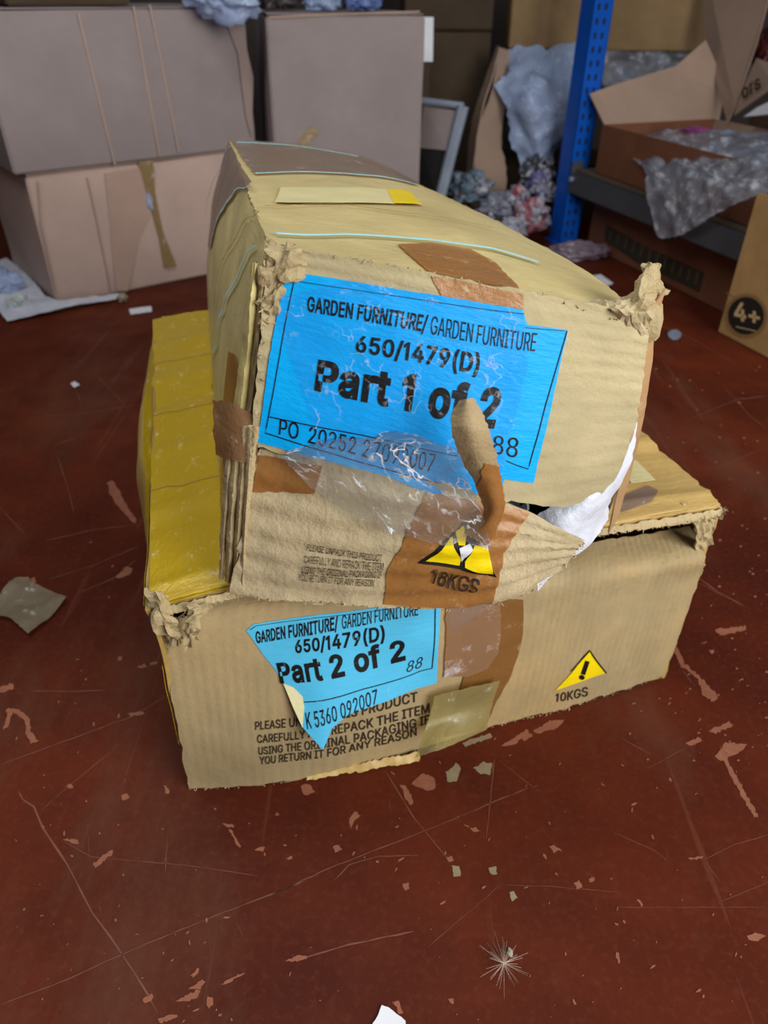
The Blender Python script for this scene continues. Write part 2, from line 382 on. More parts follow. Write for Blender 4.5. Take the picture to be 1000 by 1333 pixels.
# plain sans-serif letter outlines: advance width, then closed contours as steps, 1/1000 em
GLYPHS = {'!': '196|67,160 -4,349 69,0 -4,-349|98,-4 -17,3 -15,10 -10,15 -4,17 4,17 10,15 15,10 17,3 18,-3 14,-10 10,-15 3,-17 -3,-17 -10,-15 -14,-10',
 '(': '273|89,207 3,57 9,60 8,40 10,39 13,38 21,53 24,45 59,0 -24,-54 -21,-57 -17,-58 -13,-57 -7,-55 -3,-51 3,-46 6,-46 12,-48 16,-51 14,-35 16,-38 18,-39 -59,0 -27,50 -22,50 -17,51 -12,51 -7,50',
 ')': '273|37,-96 19,40 16,38 14,36 16,51 11,47 7,46 2,45 -3,51 -7,55 -13,57 -17,58 -20,57 -25,54 60,0 24,-45 21,-53 12,-38 10,-39 9,-41 8,-59 3,-57 -2,-51 -8,-52 -13,-51 -17,-50 -21,-50 -26,-49',
 '+': '453|198,34 0,330 57,0 0,-330|61,172 0,54 330,0 0,-54',
 '/': '249|235,533 -164,-609 -57,0 164,609',
 '0': '453|227,-7 -53,8 -44,23 -35,38 -26,51 -12,42 -7,47 -2,52 2,52 7,47 12,42 26,52 35,37 44,24 53,8 52,-8 44,-24 35,-37 26,-52 12,-42 7,-47 2,-52 -2,-52 -7,-47 -12,-42 -25,-51 -36,-38 -44,-23|227,50 34,6 29,18 23,29 17,41 10,50 4,60 -4,60 -10,51 -17,40 -23,30 -29,18 -34,7 -35,-7 -29,-18 -23,-30 -17,-40 -10,-51 -4,-60 4,-60 10,-50 17,-41 23,-29 29,-18',
 '1': '453|76,0 0,55 315,0 0,-55|276,509 0,-509 -64,0 0,448 -3,0 -123,-90 0,69 112,82',
 '2': '453|64,0 0,47 170,182 27,28 21,25 17,23 12,22 7,21 2,23 -3,26 -9,22 -15,17 -20,13 -23,8 -26,3 -28,-3 -24,-10 -19,-14 -14,-20 -9,-23 -3,-28 -61,0 5,43 15,37 25,31 32,23 39,15 43,5 43,-5 38,-14 31,-23 24,-29 15,-34 5,-39 -3,-27 -7,-27 -14,-28 -21,-31 -30,-36 -39,-43 -114,-120 0,-3 236,0 0,-57',
 '3': '453|218,-7 -45,4 -40,13 -35,20 -28,27 -18,34 -8,41 65,0 6,-25 11,-20 18,-16 21,-12 26,-7 28,-2 29,3 27,8 22,13 18,19 10,23 4,29 -3,27 -10,24 -17,21 -24,17 -33,10 -41,4 -44,0 0,51 131,149 0,4 -218,0 0,57 302,0 0,-48 -161,-183 0,11 53,-1 44,-12 36,-23 27,-31 16,-36 6,-41 -6,-42 -17,-37 -26,-30 -35,-24 -43,-14',
 '4': '453|40,105 0,53 207,351 64,0 -202,-343 0,-3 304,0 0,-58|282,0 0,121 0,25 0,172 61,0 0,-318',
 '5': '453|221,-7 -43,5 -38,13 -32,21 -25,28 -17,33 -6,37 62,0 5,-22 11,-19 16,-16 19,-13 23,-8 25,-2 29,3 26,11 22,18 16,22 10,27 4,31 -4,31 -10,28 -17,23 -22,18 -27,11 -30,4 -26,-2 -25,-7 -22,-10 -17,-12 -61,7 29,256 270,0 0,-57 -215,0 -17,-151 2,0 19,14 23,10 25,6 26,3 34,-4 31,-9 27,-15 24,-21 19,-25 15,-29 9,-32 3,-36 -6,-46 -16,-41 -26,-35 -34,-26 -41,-16',
 '6': '453|226,-7 -44,6 -40,16 -33,25 -25,34 -15,41 -5,47 4,37 12,40 22,46 35,55 115,169 70,0 -171,-248 -6,0 9,14 11,13 14,11 17,8 18,5 21,2 43,-5 38,-14 30,-24 24,-31 14,-39 5,-44 -5,-45 -16,-39 -25,-34 -33,-25 -39,-16|226,48 28,4 25,11 20,16 15,22 10,27 3,29 -3,30 -10,26 -15,22 -20,16 -25,11 -28,3 -28,-3 -24,-10 -21,-17 -15,-21 -10,-26 -3,-30 3,-30 10,-26 15,-23 21,-16 24,-11',
 '7': '453|97,0 226,448 0,4 -261,0 0,57 329,0 0,-60 -226,-449',
 '8': '453|226,-7 -48,5 -42,13 -35,22 -27,29 -17,34 -5,39 3,31 10,29 16,25 20,21 24,15 28,9 0,2 -34,15 -26,26 -17,34 -6,38 5,37 15,33 24,27 32,21 38,13 42,5 43,-5 37,-13 31,-21 24,-27 16,-33 5,-37 -6,-38 -17,-34 -26,-26 -33,-15 0,-2 27,-9 24,-15 21,-21 15,-25 10,-29 4,-31 -6,-39 -17,-34 -26,-29 -35,-22 -42,-13|226,49 32,3 27,8 22,14 16,17 10,22 4,26 -4,26 -11,24 -17,19 -22,15 -27,9 -30,3 -30,-3 -27,-9 -22,-15 -17,-19 -11,-24 -4,-26 4,-26 10,-22 16,-17 22,-14 28,-8|226,290 26,2 22,8 19,13 14,17 9,21 3,25 -3,23 -8,21 -14,17 -19,12 -23,8 -26,3 -26,-3 -23,-8 -18,-12 -14,-17 -9,-21 -3,-23 3,-25 9,-21 14,-17 19,-13 23,-8',
 '9': '453|226,516 45,-6 39,-16 33,-26 25,-34 16,-41 5,-46 -4,-38 -12,-39 -23,-46 -35,-56 -115,-168 -70,0 171,248 6,0 -8,-14 -12,-13 -14,-11 -16,-8 -19,-6 -20,-1 -43,4 -38,15 -31,23 -23,32 -15,38 -4,45 5,45 16,39 25,33 33,25 39,16|226,460 -27,-3 -25,-11 -20,-17 -16,-22 -9,-26 -4,-29 4,-30 9,-27 16,-21 20,-17 25,-10 27,-4 28,4 25,10 20,16 15,22 10,26 3,29 -3,31 -10,26 -15,22 -20,17 -25,11',
 'A': '480|16,0 185,509 75,0 187,-509 -68,0 -108,302 -11,32 -12,38 -14,48 -18,58 13,0 -17,-59 -15,-48 -12,-38 -10,-31 -106,-302|110,142 0,57 260,0 0,-57',
 'C': '510|267,-7 -42,4 -39,10 -36,18 -31,24 -27,30 -22,36 -17,42 -9,46 -4,51 4,51 9,47 17,41 22,36 27,30 31,25 36,17 39,11 42,4 38,-3 35,-9 33,-14 29,-19 25,-24 21,-29 15,-33 10,-37 -65,0 -7,25 -12,22 -14,18 -18,15 -20,12 -22,9 -23,5 -25,2 -44,-6 -39,-18 -34,-29 -25,-39 -16,-50 -6,-60 6,-60 16,-49 26,-40 33,-29 39,-17 44,-6 25,2 23,5 22,9 20,12 18,15 14,18 12,22 7,24 65,0 -10,-36 -15,-33 -20,-29 -26,-24 -29,-19 -32,-14 -36,-9',
 'D': '502|219,0 -123,0 0,57 119,0 57,6 46,18 36,29 25,39 15,49 5,57 -5,57 -15,49 -25,38 -34,29 -45,18 -54,6 -128,0 0,57 132,0 48,-4 42,-10 38,-17 46,-37 34,-50 16,-40 9,-45 4,-51 -4,-50 -9,-46 -16,-40 -22,-36 -27,-29 -33,-23 -39,-17 -44,-11|125,509 0,-509 -65,0 0,509',
 'E': '419|60,0 0,509 312,0 0,-57 -247,0 0,-166 230,0 0,-57 -230,0 0,-172 250,0 0,-57',
 'F': '410|60,0 0,509 309,0 0,-57 -244,0 0,-174 221,0 0,-57 -221,0 0,-221',
 'G': '520|269,-7 -44,4 -40,10 -36,18 -31,24 -27,30 -22,37 -16,41 -10,46 -3,51 3,51 10,47 16,41 22,36 26,30 32,25 35,17 39,11 42,4 39,-3 36,-9 34,-15 29,-20 26,-24 20,-29 16,-32 9,-35 -66,0 -9,23 -12,21 -14,18 -17,16 -19,12 -22,9 -24,6 -26,2 -43,-6 -39,-18 -33,-28 -25,-40 -16,-50 -6,-60 6,-60 16,-49 26,-40 33,-29 40,-17 45,-6 40,4 36,14 29,22 22,30 14,37 5,42 19,-3 -151,0 0,57 195,0 0,-56 -7,-59 -20,-50 -32,-41 -42,-31 -51,-19',
 'H': '517|60,0 0,509 65,0 0,-220 267,0 0,220 65,0 0,-509 -65,0 0,232 -267,0 0,-232',
 'I': '301|31,0 0,57 87,0 0,395 -87,0 0,57 238,0 0,-57 -86,0 0,-395 86,0 0,-57',
 'K': '467|104,145 0,71 18,23 17,22 18,21 17,21 19,21 19,20 152,165 84,0 -217,-233 -3,0|60,0 0,509 65,0 0,-175 -1,-109 1,-32 0,-193|372,0 -184,259 40,50 221,-309',
 'L': '393|60,0 0,509 65,0 0,-452 236,0 0,-57',
 'M': '628|60,0 0,509 92,0 125,-322 5,-13 5,-15 12,-36 6,-20 6,-19 6,-19 5,-16 -15,0 11,34 12,38 6,19 6,18 6,16 4,13 124,322 92,0 0,-509 -64,0 0,291 0,36 1,20 0,22 1,44 1,44 6,0 -8,-24 -7,-24 -16,-46 -8,-22 -7,-19 -6,-17 -5,-14 -114,-291 -56,0 -116,291 -5,13 -6,17 -14,40 -8,23 -8,24 -8,24 -9,25 7,0 1,-41 1,-44 1,-44 0,-19 0,-18 0,-291',
 'N': '523|60,0 0,509 76,0 207,-326 9,-14 11,-18 12,-21 13,-23 13,-25 13,-27 -9,-1 -3,27 -1,27 -1,26 -1,23 0,38 0,314 64,0 0,-509 -76,0 -185,290 -12,20 -13,21 -13,23 -16,27 -40,71 11,2 3,-70 1,-30 1,-26 1,-21 0,-16 0,-291',
 'O': '533|267,-7 -42,4 -39,10 -36,18 -31,24 -27,30 -22,36 -17,42 -9,46 -4,51 4,51 9,47 17,41 22,36 27,30 31,25 36,17 39,11 42,4 42,-4 39,-11 36,-17 31,-25 27,-30 22,-36 16,-41 10,-47 3,-51 -3,-51 -10,-46 -16,-42 -22,-36 -27,-30 -31,-24 -36,-18 -39,-10|267,53 43,6 39,17 34,29 25,39 17,50 5,60 -5,60 -17,51 -25,39 -34,29 -39,17 -43,6 -44,-6 -39,-17 -33,-29 -26,-40 -16,-50 -6,-60 6,-60 16,-50 26,-39 33,-29 39,-17',
 'P': '445|60,0 0,509 175,0 54,-6 43,-16 34,-25 24,-32 14,-39 5,-43 -5,-44 -14,-39 -24,-32 -34,-26 -43,-16 -54,-5 -126,0 0,56 124,0 36,4 28,10 21,16 15,22 9,25 2,29 -2,28 -9,26 -15,21 -21,16 -29,10 -36,3 -107,0 0,-452',
 'R': '449|60,0 0,509 176,0 54,-5 43,-15 34,-24 23,-32 15,-38 4,-43 -4,-43 -15,-38 -23,-31 -34,-23 -44,-14 -53,-5 -140,0 0,57 138,0 35,3 29,9 21,14 15,19 8,24 3,28 -3,28 -8,25 -15,20 -21,15 -29,9 -36,3 -108,0 0,-452|353,0 -123,229 73,0 125,-229',
 'S': '447|224,-9 -52,5 -44,13 -37,22 -27,29 -18,36 -8,41 66,0 6,-27 13,-22 19,-17 24,-12 28,-7 30,-3 33,3 29,8 25,14 18,18 12,22 5,25 -4,22 -10,18 -16,14 -20,12 -24,9 -27,8 -61,17 -56,21 -42,29 -26,37 -8,46 6,41 17,35 27,28 36,22 42,13 47,5 48,-5 41,-13 35,-22 26,-27 17,-34 7,-37 -64,0 -11,34 -24,25 -35,16 -42,6 -31,-3 -27,-8 -22,-13 -16,-17 -11,-20 -3,-22 4,-24 12,-18 17,-15 21,-11 22,-8 21,-7 52,-14 23,-7 25,-8 24,-12 23,-14 20,-18 16,-22 10,-27 3,-32 -5,-40 -17,-35 -26,-30 -37,-23 -45,-15',
 'T': '449|32,452 0,57 385,0 0,-57 -160,0 0,-452 -64,0 0,452',
 'U': '517|259,-8 -56,6 -49,17 -40,28 -29,37 -19,44 -6,49 0,336 64,0 0,-331 4,-34 13,-31 19,-26 27,-19 33,-12 39,-4 39,4 33,12 26,19 20,26 12,31 4,34 0,331 64,0 0,-336 -6,-49 -18,-44 -30,-37 -40,-28 -48,-17',
 'Y': '472|203,0 0,208 -187,301 75,0 101,-165 16,-26 14,-26 14,-28 14,-34 -26,0 13,35 14,28 14,25 15,26 101,165 74,0 -187,-301 0,-208',
 'a': '389|160,-9 -34,4 -32,10 -26,17 -20,23 -13,28 -5,35 4,30 9,23 15,18 20,14 22,10 25,8 27,5 26,4 31,4 25,3 18,3 13,5 8,8 3,12 0,2 -3,22 -6,18 -11,14 -16,11 -20,7 -24,2 -25,-2 -22,-7 -17,-9 -14,-12 -11,-13 -7,-14 -59,17 16,31 22,24 25,18 29,11 30,7 31,2 21,-1 24,-4 24,-7 23,-12 20,-17 16,-23 11,-30 4,-39 0,-251 -60,0 0,52 -5,0 -8,-14 -12,-13 -16,-13 -21,-11 -25,-7|170,45 32,4 26,10 20,15 15,19 9,22 4,23 0,52 -6,-4 -11,-4 -13,-3 -15,-3 -15,-3 -16,-2 -25,-3 -21,-4 -20,-5 -17,-9 -14,-11 -8,-15 -3,-19 2,-18 8,-15 12,-11 16,-9 19,-5',
 'f': '254|228,379 0,-52 -222,0 0,52|81,0 0,432 3,29 12,25 17,19 22,14 26,8 26,3 20,-1 15,-2 12,-3 9,-3 -16,-53 -5,2 -7,2 -9,1 -11,1 -24,-4 -17,-10 -9,-17 -3,-24 0,-419',
 'o': '415|207,-8 -48,6 -42,18 -35,30 -26,39 -16,48 -6,54 6,56 16,48 26,39 35,30 42,18 48,6 49,-6 43,-18 34,-30 26,-39 17,-48 5,-56 -5,-54 -17,-48 -26,-39 -34,-30 -43,-18|207,46 35,5 28,15 22,23 15,28 9,34 3,36 -3,37 -9,34 -15,29 -22,23 -28,15 -35,5 -34,-5 -28,-15 -21,-23 -16,-29 -9,-34 -3,-37 3,-36 9,-34 16,-28 21,-23 28,-15',
 'r': '259|53,0 0,379 59,0 0,-58 3,0 15,26 22,20 29,13 32,5 8,0 8,-1 14,0 0,-62 -4,1 -9,1 -11,1 -12,1 -25,-3 -23,-8 -19,-14 -14,-17 -9,-22 -3,-25 0,-237',
 's': '365|182,-8 -37,3 -33,8 -28,15 -22,20 -17,25 -9,31 58,13 11,-28 19,-19 26,-11 31,-4 36,5 27,12 18,19 6,22 -3,18 -11,15 -17,11 -25,8 -63,15 -45,16 -32,22 -19,29 -6,37 4,31 14,27 22,22 28,16 34,11 38,3 36,-3 31,-9 25,-14 20,-19 15,-23 10,-26 -56,-13 -10,21 -15,18 -24,12 -32,5 -31,-4 -25,-12 -17,-18 -5,-22 3,-19 12,-15 20,-11 28,-9 57,-14 46,-15 31,-23 19,-29 6,-35 -5,-32 -14,-28 -22,-23 -30,-18 -37,-11',
 't': '227|204,379 0,-52 -198,0 0,52|65,471 61,0 0,-373 2,-22 8,-15 14,-8 20,-3 7,0 8,1 9,1 8,2 11,-52 -10,-3 -11,-2 -12,-1 -12,0 -43,6 -33,19 -20,31 -7,41',
 ' ': '188|'}
GLYPHS['1'] = '300|130,0 0,415 -100,-42 0,56 120,80 45,0 0,-509'
TXT = {}
def signed(c): return sum(c[i-1][0]*c[i][1]-c[i][0]*c[i-1][1] for i in range(len(c)))/2
def fatten(c, d):
    """move a closed contour sideways by d (outer contours grow, holes shrink)"""
    n = len(c); out = []
    for i in range(n):
        p, q, r = (np.array(c[j % n], float) for j in (i-1, i, i+1))
        a = q-p; b = r-q; a /= np.linalg.norm(a)+1e-9; b /= np.linalg.norm(b)+1e-9
        na = np.array([a[1], -a[0]]); nb = np.array([b[1], -b[0]]); m = na+nb; k = max(m.dot(m), .8)
        out.append(q+m*2*d/k)
    return out
def glyphs(body, bold, shear=0.0):
    k = (body, bold, shear)
    if k in TXT: return TXT[k]
    V = []; F = []; x0 = 0
    for ch in body:
        adv, *cs = GLYPHS[ch].split('|')
        cont = []
        for c in cs:
            if not c: continue
            x = y = 0; pts = []
            for st in c.split():
                dx, dy = st.split(','); x += int(dx); y += int(dy)
                if not pts or math.dist(pts[-1], (x, y)) > 4: pts.append((x, y))
            if math.dist(pts[0], pts[-1]) <= 4: pts.pop()
            cont.append(pts)
        if cont:
            big = max(cont, key=lambda c: abs(signed(c))); sg = 1 if signed(big) > 0 else -1
            outer = [c for c in cont if signed(c)*sg > 0]; holes = [c for c in cont if signed(c)*sg < 0]
            for oc_ in outer:
                hs = [h for h in holes if inside(h[0], oc_)]
                loops = [[Vector((p[0]+x0, p[1], 0)) for p in fatten(c, bold*1000*sg)] for c in [oc_]+hs]
                q = []; e = []
                for l in loops:
                    k0 = len(q); q += [Vector((p.x, p.y)) for p in l]; e += [(k0+i, k0+(i+1) % len(l)) for i in range(len(l))]
                vs, _, fs, *_ = delaunay_2d_cdt(q, e, [], 1, 1e-4)
                for t in fs:
                    c = ((vs[t[0]][0]+vs[t[1]][0]+vs[t[2]][0])/3, (vs[t[0]][1]+vs[t[1]][1]+vs[t[2]][1])/3)
                    if inside(c, loops[0]) and not any(inside(c, h) for h in loops[1:]): F.append(tuple(len(V)+i for i in t))
                V += [(p.x+shear*p.y, p.y) for p in vs]
        x0 += int(adv) + bold*900
    v = np.array(V); lo, hi = v.min(0), v.max(0)
    v = (v-lo)/np.maximum(hi-lo, 1e-9)
    f = [t if signed([v[i] for i in t]) > 0 else t[::-1] for t in F]
    TXT[k] = (v, f); return TXT[k]
def letters(name, S, body, quad, mat, parent, off=.0015, bold=.02, shear=0.0, lift=None, maxe=.012):
    """lettering on a patch; quad = ink box corners TL, TR, BR, BL"""
    v, f = glyphs(body, bold, shear)
    q = [np.array(S.inv(*p)) for p in quad]
    bm = bmesh.new()
    m = np.array([S.W, S.H])
    for x, y in v:
        uv = ((q[3]*(1-x)+q[2]*x)*(1-y) + (q[0]*(1-x)+q[1]*x)*y)*m
        bm.verts.new((uv[0], uv[1], 0))
    bm.verts.ensure_lookup_table()
    for ff in f:
        try: bm.faces.new([bm.verts[i] for i in ff])
        except ValueError: pass
    bmesh.ops.triangulate(bm, faces=bm.faces[:])
    for _ in range(3):
        e = [e for e in bm.edges if e.calc_length() > maxe]
        if not e: break
        bmesh.ops.subdivide_edges(bm, edges=e, cuts=1)
        bmesh.ops.triangulate(bm, faces=bm.faces[:])
    uvs = [(w.co.x, w.co.y) for w in bm.verts]
    bm.verts.index_update()
    F = [tuple(w.index for w in ff.verts) for ff in bm.faces]
    bm.free()
    U = np.array([a/S.W for a, b in uvs]); W = np.array([b/S.H for a, b in uvs])
    V = S.Pv(U, W, off + (np.array([lift(u, w) for u, w in zip(U, W)]) if lift else 0.0))
    return link(name, mesh(name, V, F, uvs), mat, parent, smooth=False)
def plate(name, pts, thick, mat, parent=None, bevel=0):
    """flat board with a given outline in space"""
    P = [Vector(p) for p in pts]; n = Vector((0, 0, 0))
    for i in range(1, len(P)-1): n += (P[i]-P[0]).cross(P[i+1]-P[0])
    n.normalize()
    ex = (P[1]-P[0]).normalized(); ey = n.cross(ex)
    k = len(P)
    V = P + [p-n*thick for p in P]
    F = [tuple(range(k)), tuple(range(2*k-1, k-1, -1))] + [((i+1) % k, i, i+k, (i+1) % k+k) for i in range(k)]
    uv = [((p-P[0]).dot(ex), (p-P[0]).dot(ey)) for p in V]
    return link(name, mesh(name, V, F, uv), mat, parent, smooth=False)
def boxmesh(name, w, d, h, cuts=6, amp=.004, bulge=.008, seed=1, bevel=.006):
    """slightly swollen, dented carton body standing on z = 0, corner at the origin"""
    bm = bmesh.new()
    bmesh.ops.create_cube(bm, size=1)
    for v in bm.verts: v.co = Vector(((v.co.x+.5)*w, (v.co.y+.5)*d, (v.co.z+.5)*h))
    if bevel: bmesh.ops.bevel(bm, geom=bm.edges[:], offset=bevel, segments=2, affect='EDGES')
    if cuts:
        bmesh.ops.subdivide_edges(bm, edges=[e for e in bm.edges if e.calc_length() > .05], cuts=cuts, use_grid_fill=True)
    for v in bm.verts:
        x, y, z = v.co.x/w, v.co.y/d, v.co.z/h
        n = v.normal
        b = bulge*(4*x*(1-x) if abs(n.y) > .5 else 4*y*(1-y))*(4*z*(1-z)+.2) if abs(n.z) < .5 else 0
        k = amp*nz(v.co, 6, seed)
        if z < .02: k = 0; b = min(b, bulge*.2)
        v.co += n*(b+k)
        if v.co.z < 0: v.co.z = 0
    uvl = bm.loops.layers.uv.new('UVMap')
    for f in bm.faces:
        n = f.normal
        for l in f.loops:
            c = l.vert.co
            l[uvl].uv = (c.x, c.z) if abs(n.y) > .6 else ((c.y, c.z) if abs(n.x) > .6 else (c.x, c.y))
    me = bpy.data.meshes.new(name); bm.to_mesh(me); bm.free(); return me
def carton(name, o3, yaw, w, d, h, mat, label, cat='carton', group=None, seed=1, flaps=True, tilt=0, bulge=.008):
    """closed carton: front left bottom corner at o3, front facing -y before the yaw"""
    t = thing(name, o3, label, cat, group)
    t.rotation_euler = (0, tilt, yaw)
    bpy.context.view_layer.update()
    def put(o): o.parent = t; o.matrix_parent_inverse = Matrix.Identity(4); return o
    put(link('body', boxmesh('body', w, d, h, 6, .005, bulge, seed), mat))
    if flaps:
        g = .004
        for k in (0, 1):
            me = boxmesh('top_flap', w-.01, d/2-g, .004, 4, .002, 0, seed+k, .001)
            f = put(link('top_flap', me, mat)); f.location = (.005, .003 + k*(d/2+g/2), h+.004)
    return t
def face_surf(t, w, d, h, side='front', n=4, bulge=0):
    """patch over one face of a carton, for tape, labels and print"""
    bpy.context.view_layer.update(); M = t.matrix_world
    rows = []
    for j in range(n):
        row = []
        for i in range(n):
            a, b = i/(n-1), j/(n-1)
            off = bulge*4*a*(1-a)*(4*b*(1-b)+.2)
            if side == 'front': p = (a*w, -off, b*h)
            elif side == 'left': p = (-off, (1-a)*d, b*h)
            else: p = (a*w, b*d, h)
            row.append(tuple(M @ Vector(p)))
        rows.append(row)
    return Surf(rows)
def crumple(name, c, rad, seed, mat, label, cat, group=None, amp=.45, sub=4, rot=0.0, flat=None, parent=None):
    """wadded bag or paper: folded ball resting at its underside"""
    bm = bmesh.new(); bmesh.ops.create_icosphere(bm, subdivisions=sub, radius=1)
    ca, sa = math.cos(rot), math.sin(rot)
    for v in bm.verts:
        p = v.co.copy()
        r = 1 + amp*(abs(nz(p, 1.6, seed))*1.6 - .35) + amp*.6*(abs(nz(p, 3.7, seed+5)) - .25) + amp*.3*(abs(nz(p, 8, seed+9))-.2)
        q = Vector((p.x*r*rad[0], p.y*r*rad[1], p.z*r*rad[2]))
        v.co = Vector((q.x*ca-q.y*sa, q.x*sa+q.y*ca, q.z))
    if flat is not None:
        for v in bm.verts: v.co.z = max(v.co.z, flat)
    uvl = bm.loops.layers.uv.new('UVMap')
    for f in bm.faces:
        for l in f.loops: k = l.vert.co; l[uvl].uv = (k.x+k.y*.5, k.z+k.y*.5)
    me = bpy.data.meshes.new(name); bm.to_mesh(me); bm.free()
    o = link(name, me, mat, parent); o.location = c
    return tag(o, label, cat, group)
def tube(name, pts, r, mat, parent=None, n=12, hollow=None):
    P = [Vector(p) for p in pts]; V = []; F = []
    for i, p in enumerate(P):
        t = (P[min(i+1, len(P)-1)]-P[max(i-1, 0)]).normalized()
        a = t.cross(Vector((0, 0, 1)))
        if a.length < .1: a = t.cross(Vector((1, 0, 0)))
        a.normalize(); b = t.cross(a)
        V += [p+(a*math.cos(2*math.pi*k/n)+b*math.sin(2*math.pi*k/n))*r for k in range(n)]
    for i in range(len(P)-1):
        for k in range(n):
            F.append((i*n+k, i*n+(k+1) % n, (i+1)*n+(k+1) % n, (i+1)*n+k))
    if hollow:
        m = len(V)
        t = (P[0]-P[1]).normalized()
        for e, depth in ((0, 0), (1, -.05)):
            for k in range(n):
                c = V[k]; V.append(P[0]+(Vector(c)-P[0])*hollow + t*depth)
        for k in range(n):
            k2 = (k+1) % n
            F += [(k2, k, m+k, m+k2), (m+k2, m+k, m+n+k, m+n+k2)]
        F.append(tuple(m+n+k for k in range(n)))
    else: F.append(tuple(range(n-1, -1, -1)))
    F.append(tuple((len(P)-1)*n+k for k in range(n)))
    return link(name, mesh(name, V, F, [(v[0]+v[1], v[2]) for v in V]), mat, parent)
def obox(name, o, ex, ey, ez, mat, parent=None, bevel=.002):
    """box from a corner and three edge vectors"""
    o, ex, ey, ez = (Vector(v) for v in (o, ex, ey, ez))
    bm = bmesh.new()
    v = [bm.verts.new(o+ex*a+ey*b+ez*c) for c in (0, 1) for b in (0, 1) for a in (0, 1)]
    for f in ((0, 2, 3, 1), (4, 5, 7, 6), (0, 1, 5, 4), (2, 6, 7, 3), (0, 4, 6, 2), (1, 3, 7, 5)): bm.faces.new([v[i] for i in f])
    bmesh.ops.recalc_face_normals(bm, faces=bm.faces[:])
    if bevel: bmesh.ops.bevel(bm, geom=bm.edges[:], offset=bevel, segments=2, affect='EDGES')
    uvl = bm.loops.layers.uv.new('UVMap')
    for f in bm.faces:
        for l in f.loops:
            p = l.vert.co-o; l[uvl].uv = (p.dot(ex.normalized())+p.dot(ey.normalized()), p.dot(ez.normalized()))
    me = bpy.data.meshes.new(name); bm.to_mesh(me); bm.free()
    return link(name, me, mat, parent, smooth=True)
def Zm(ox, oy, s): return lambda *pts: [(ox+s*x, oy+s*y) for x, y in pts]

# ------------------------------------------------------------------ the room
def floor_material():
    t = NT('painted_floor'); v = t.coords(False)
    big = t.noise(v, 1.3, 4); mid = t.noise(v, 6, 6, .6); fine = t.noise(v, 90, 5, .65)
    c = t.mix(t.ramp(big, .32, .68), lin(66, 25, 15), lin(106, 45, 25))
    c = t.mix(t.ramp(mid, .4, .72, (0,)*3+(1,), (.6,)*3+(1,)), c, lin(62, 24, 16))
    c = t.mix(t.ramp(fine, .5, .75, (0,)*3+(1,), (.35,)*3+(1,)), c, lin(112, 58, 42))
    dust = t.ramp(t.noise(v, 2.4, 8, .7, (1, .35, 1)), .52, .74, (0,)*3+(1,), (.5,)*3+(1,))
    c = t.mix(dust, c, lin(104, 76, 60))
    # hairline scratches
    for sc, rot, st in ((26, .5, (1, .05, 1)), (22, -1.0, (1, .04, 1)), (30, 1.35, (1, .04, 1))):
        m = t.add('ShaderNodeMapping'); m.inputs['Rotation'].default_value = (0, 0, rot); m.inputs['Scale'].default_value = st
        t.link(v, m.inputs['Vector'])
        n = t.noise(m.outputs[0], sc, 3, .5)
        ln = t.ramp(n, .675, .70, (0,)*3+(1,), (.11,)*3+(1,))
        c = t.mix(ln, c, lin(150, 100, 78))
    chips = t.ramp(t.noise(v, 17, 6, .62), .725, .74, (0,)*3+(1,), (.55,)*3+(1,))
    c = t.mix(chips, c, lin(170, 106, 78))
    t.link(c, t.b.inputs['Base Color'])
    r = t.ramp(mid, .3, .7, (.42,)*3+(1,), (.62,)*3+(1,)); t.link(r, t.b.inputs['Roughness'])
    t.b.inputs['Specular IOR Level'].default_value = .08
    t.bump(t.noise(v, 60, 7, .65), .18, .003)
    return t.m
FLOOR = floor_material()
fl = link('floor', mesh('floor', [(-4, -3, 0), (4.5, -3, 0), (4.5, 6.2, 0), (-4, 6.2, 0)], [(0, 1, 2, 3)]), FLOOR, smooth=False)
tag(fl, 'red painted concrete floor, scratched and chipped', kind='structure')
WALL = plain('dim_wall', lin(74, 66, 62), .9, var=.2, scale=3)
def wall(name, a, b, h=3.2):
    a, b = Vector(a+(0,)), Vector(b+(0,)); d = (b-a).normalized(); n = Vector((-d.y, d.x, 0))*.12
    o = obox(name, a, b-a, n, (0, 0, h), WALL, bevel=0); o['kind'] = 'structure'; o['label'] = 'dim grey warehouse wall'
wall('wall_back', (-4, 6.2), (4.5, 6.2)); wall('wall_left', (-4, -3), (-4, 6.2)); wall('wall_right', (4.5, 6.2), (4.5, -3))

# ------------------------------------------------------------------ lower carton (Part 2 of 2)
LBd = np.array([-.2496, .968, 0])
lb = thing('garden_furniture_carton', (.1, 1.35, 0), 'wide battered carton on the red floor underneath, light blue label reading Part 2 of 2', 'carton')
lf = [[(-.306, .698, .003), (-.096, .728, .003), (.191, .828, .003), (.36, .882, .004), (.520, .938, .012)],
      [(-.300, .694, .13), (-.09, .722, .13), (.195, .818, .13), (.36, .872, .13), (.522, .932, .13)],
      [(-.298, .704, .26), (-.085, .738, .26), (.20, .826, .26), (.36, .874, .26), (.520, .928, .26)],
      [(-.296, .717, .345), (-.08, .756, .342), (.20, .836, .326), (.36, .878, .316), (.512, .922, .314)],
      [(-.290, .744, .368), (-.070, .790, .362), (.205, .886, .344), (.363, .936, .332), (.506, .978, .330)]]
LF = Surf(lf, .0035, 9, 2)
body = sheet('front_panel', LF, [(0, 0), (1, 0), (1, .93), (.995, 1), (.3, 1), (.10, 1), (.075, .94), (.05, .90), (.03, .80), (0, .83)], CB_FRONT, lb, .012, 0, .006, .0025, px=False)
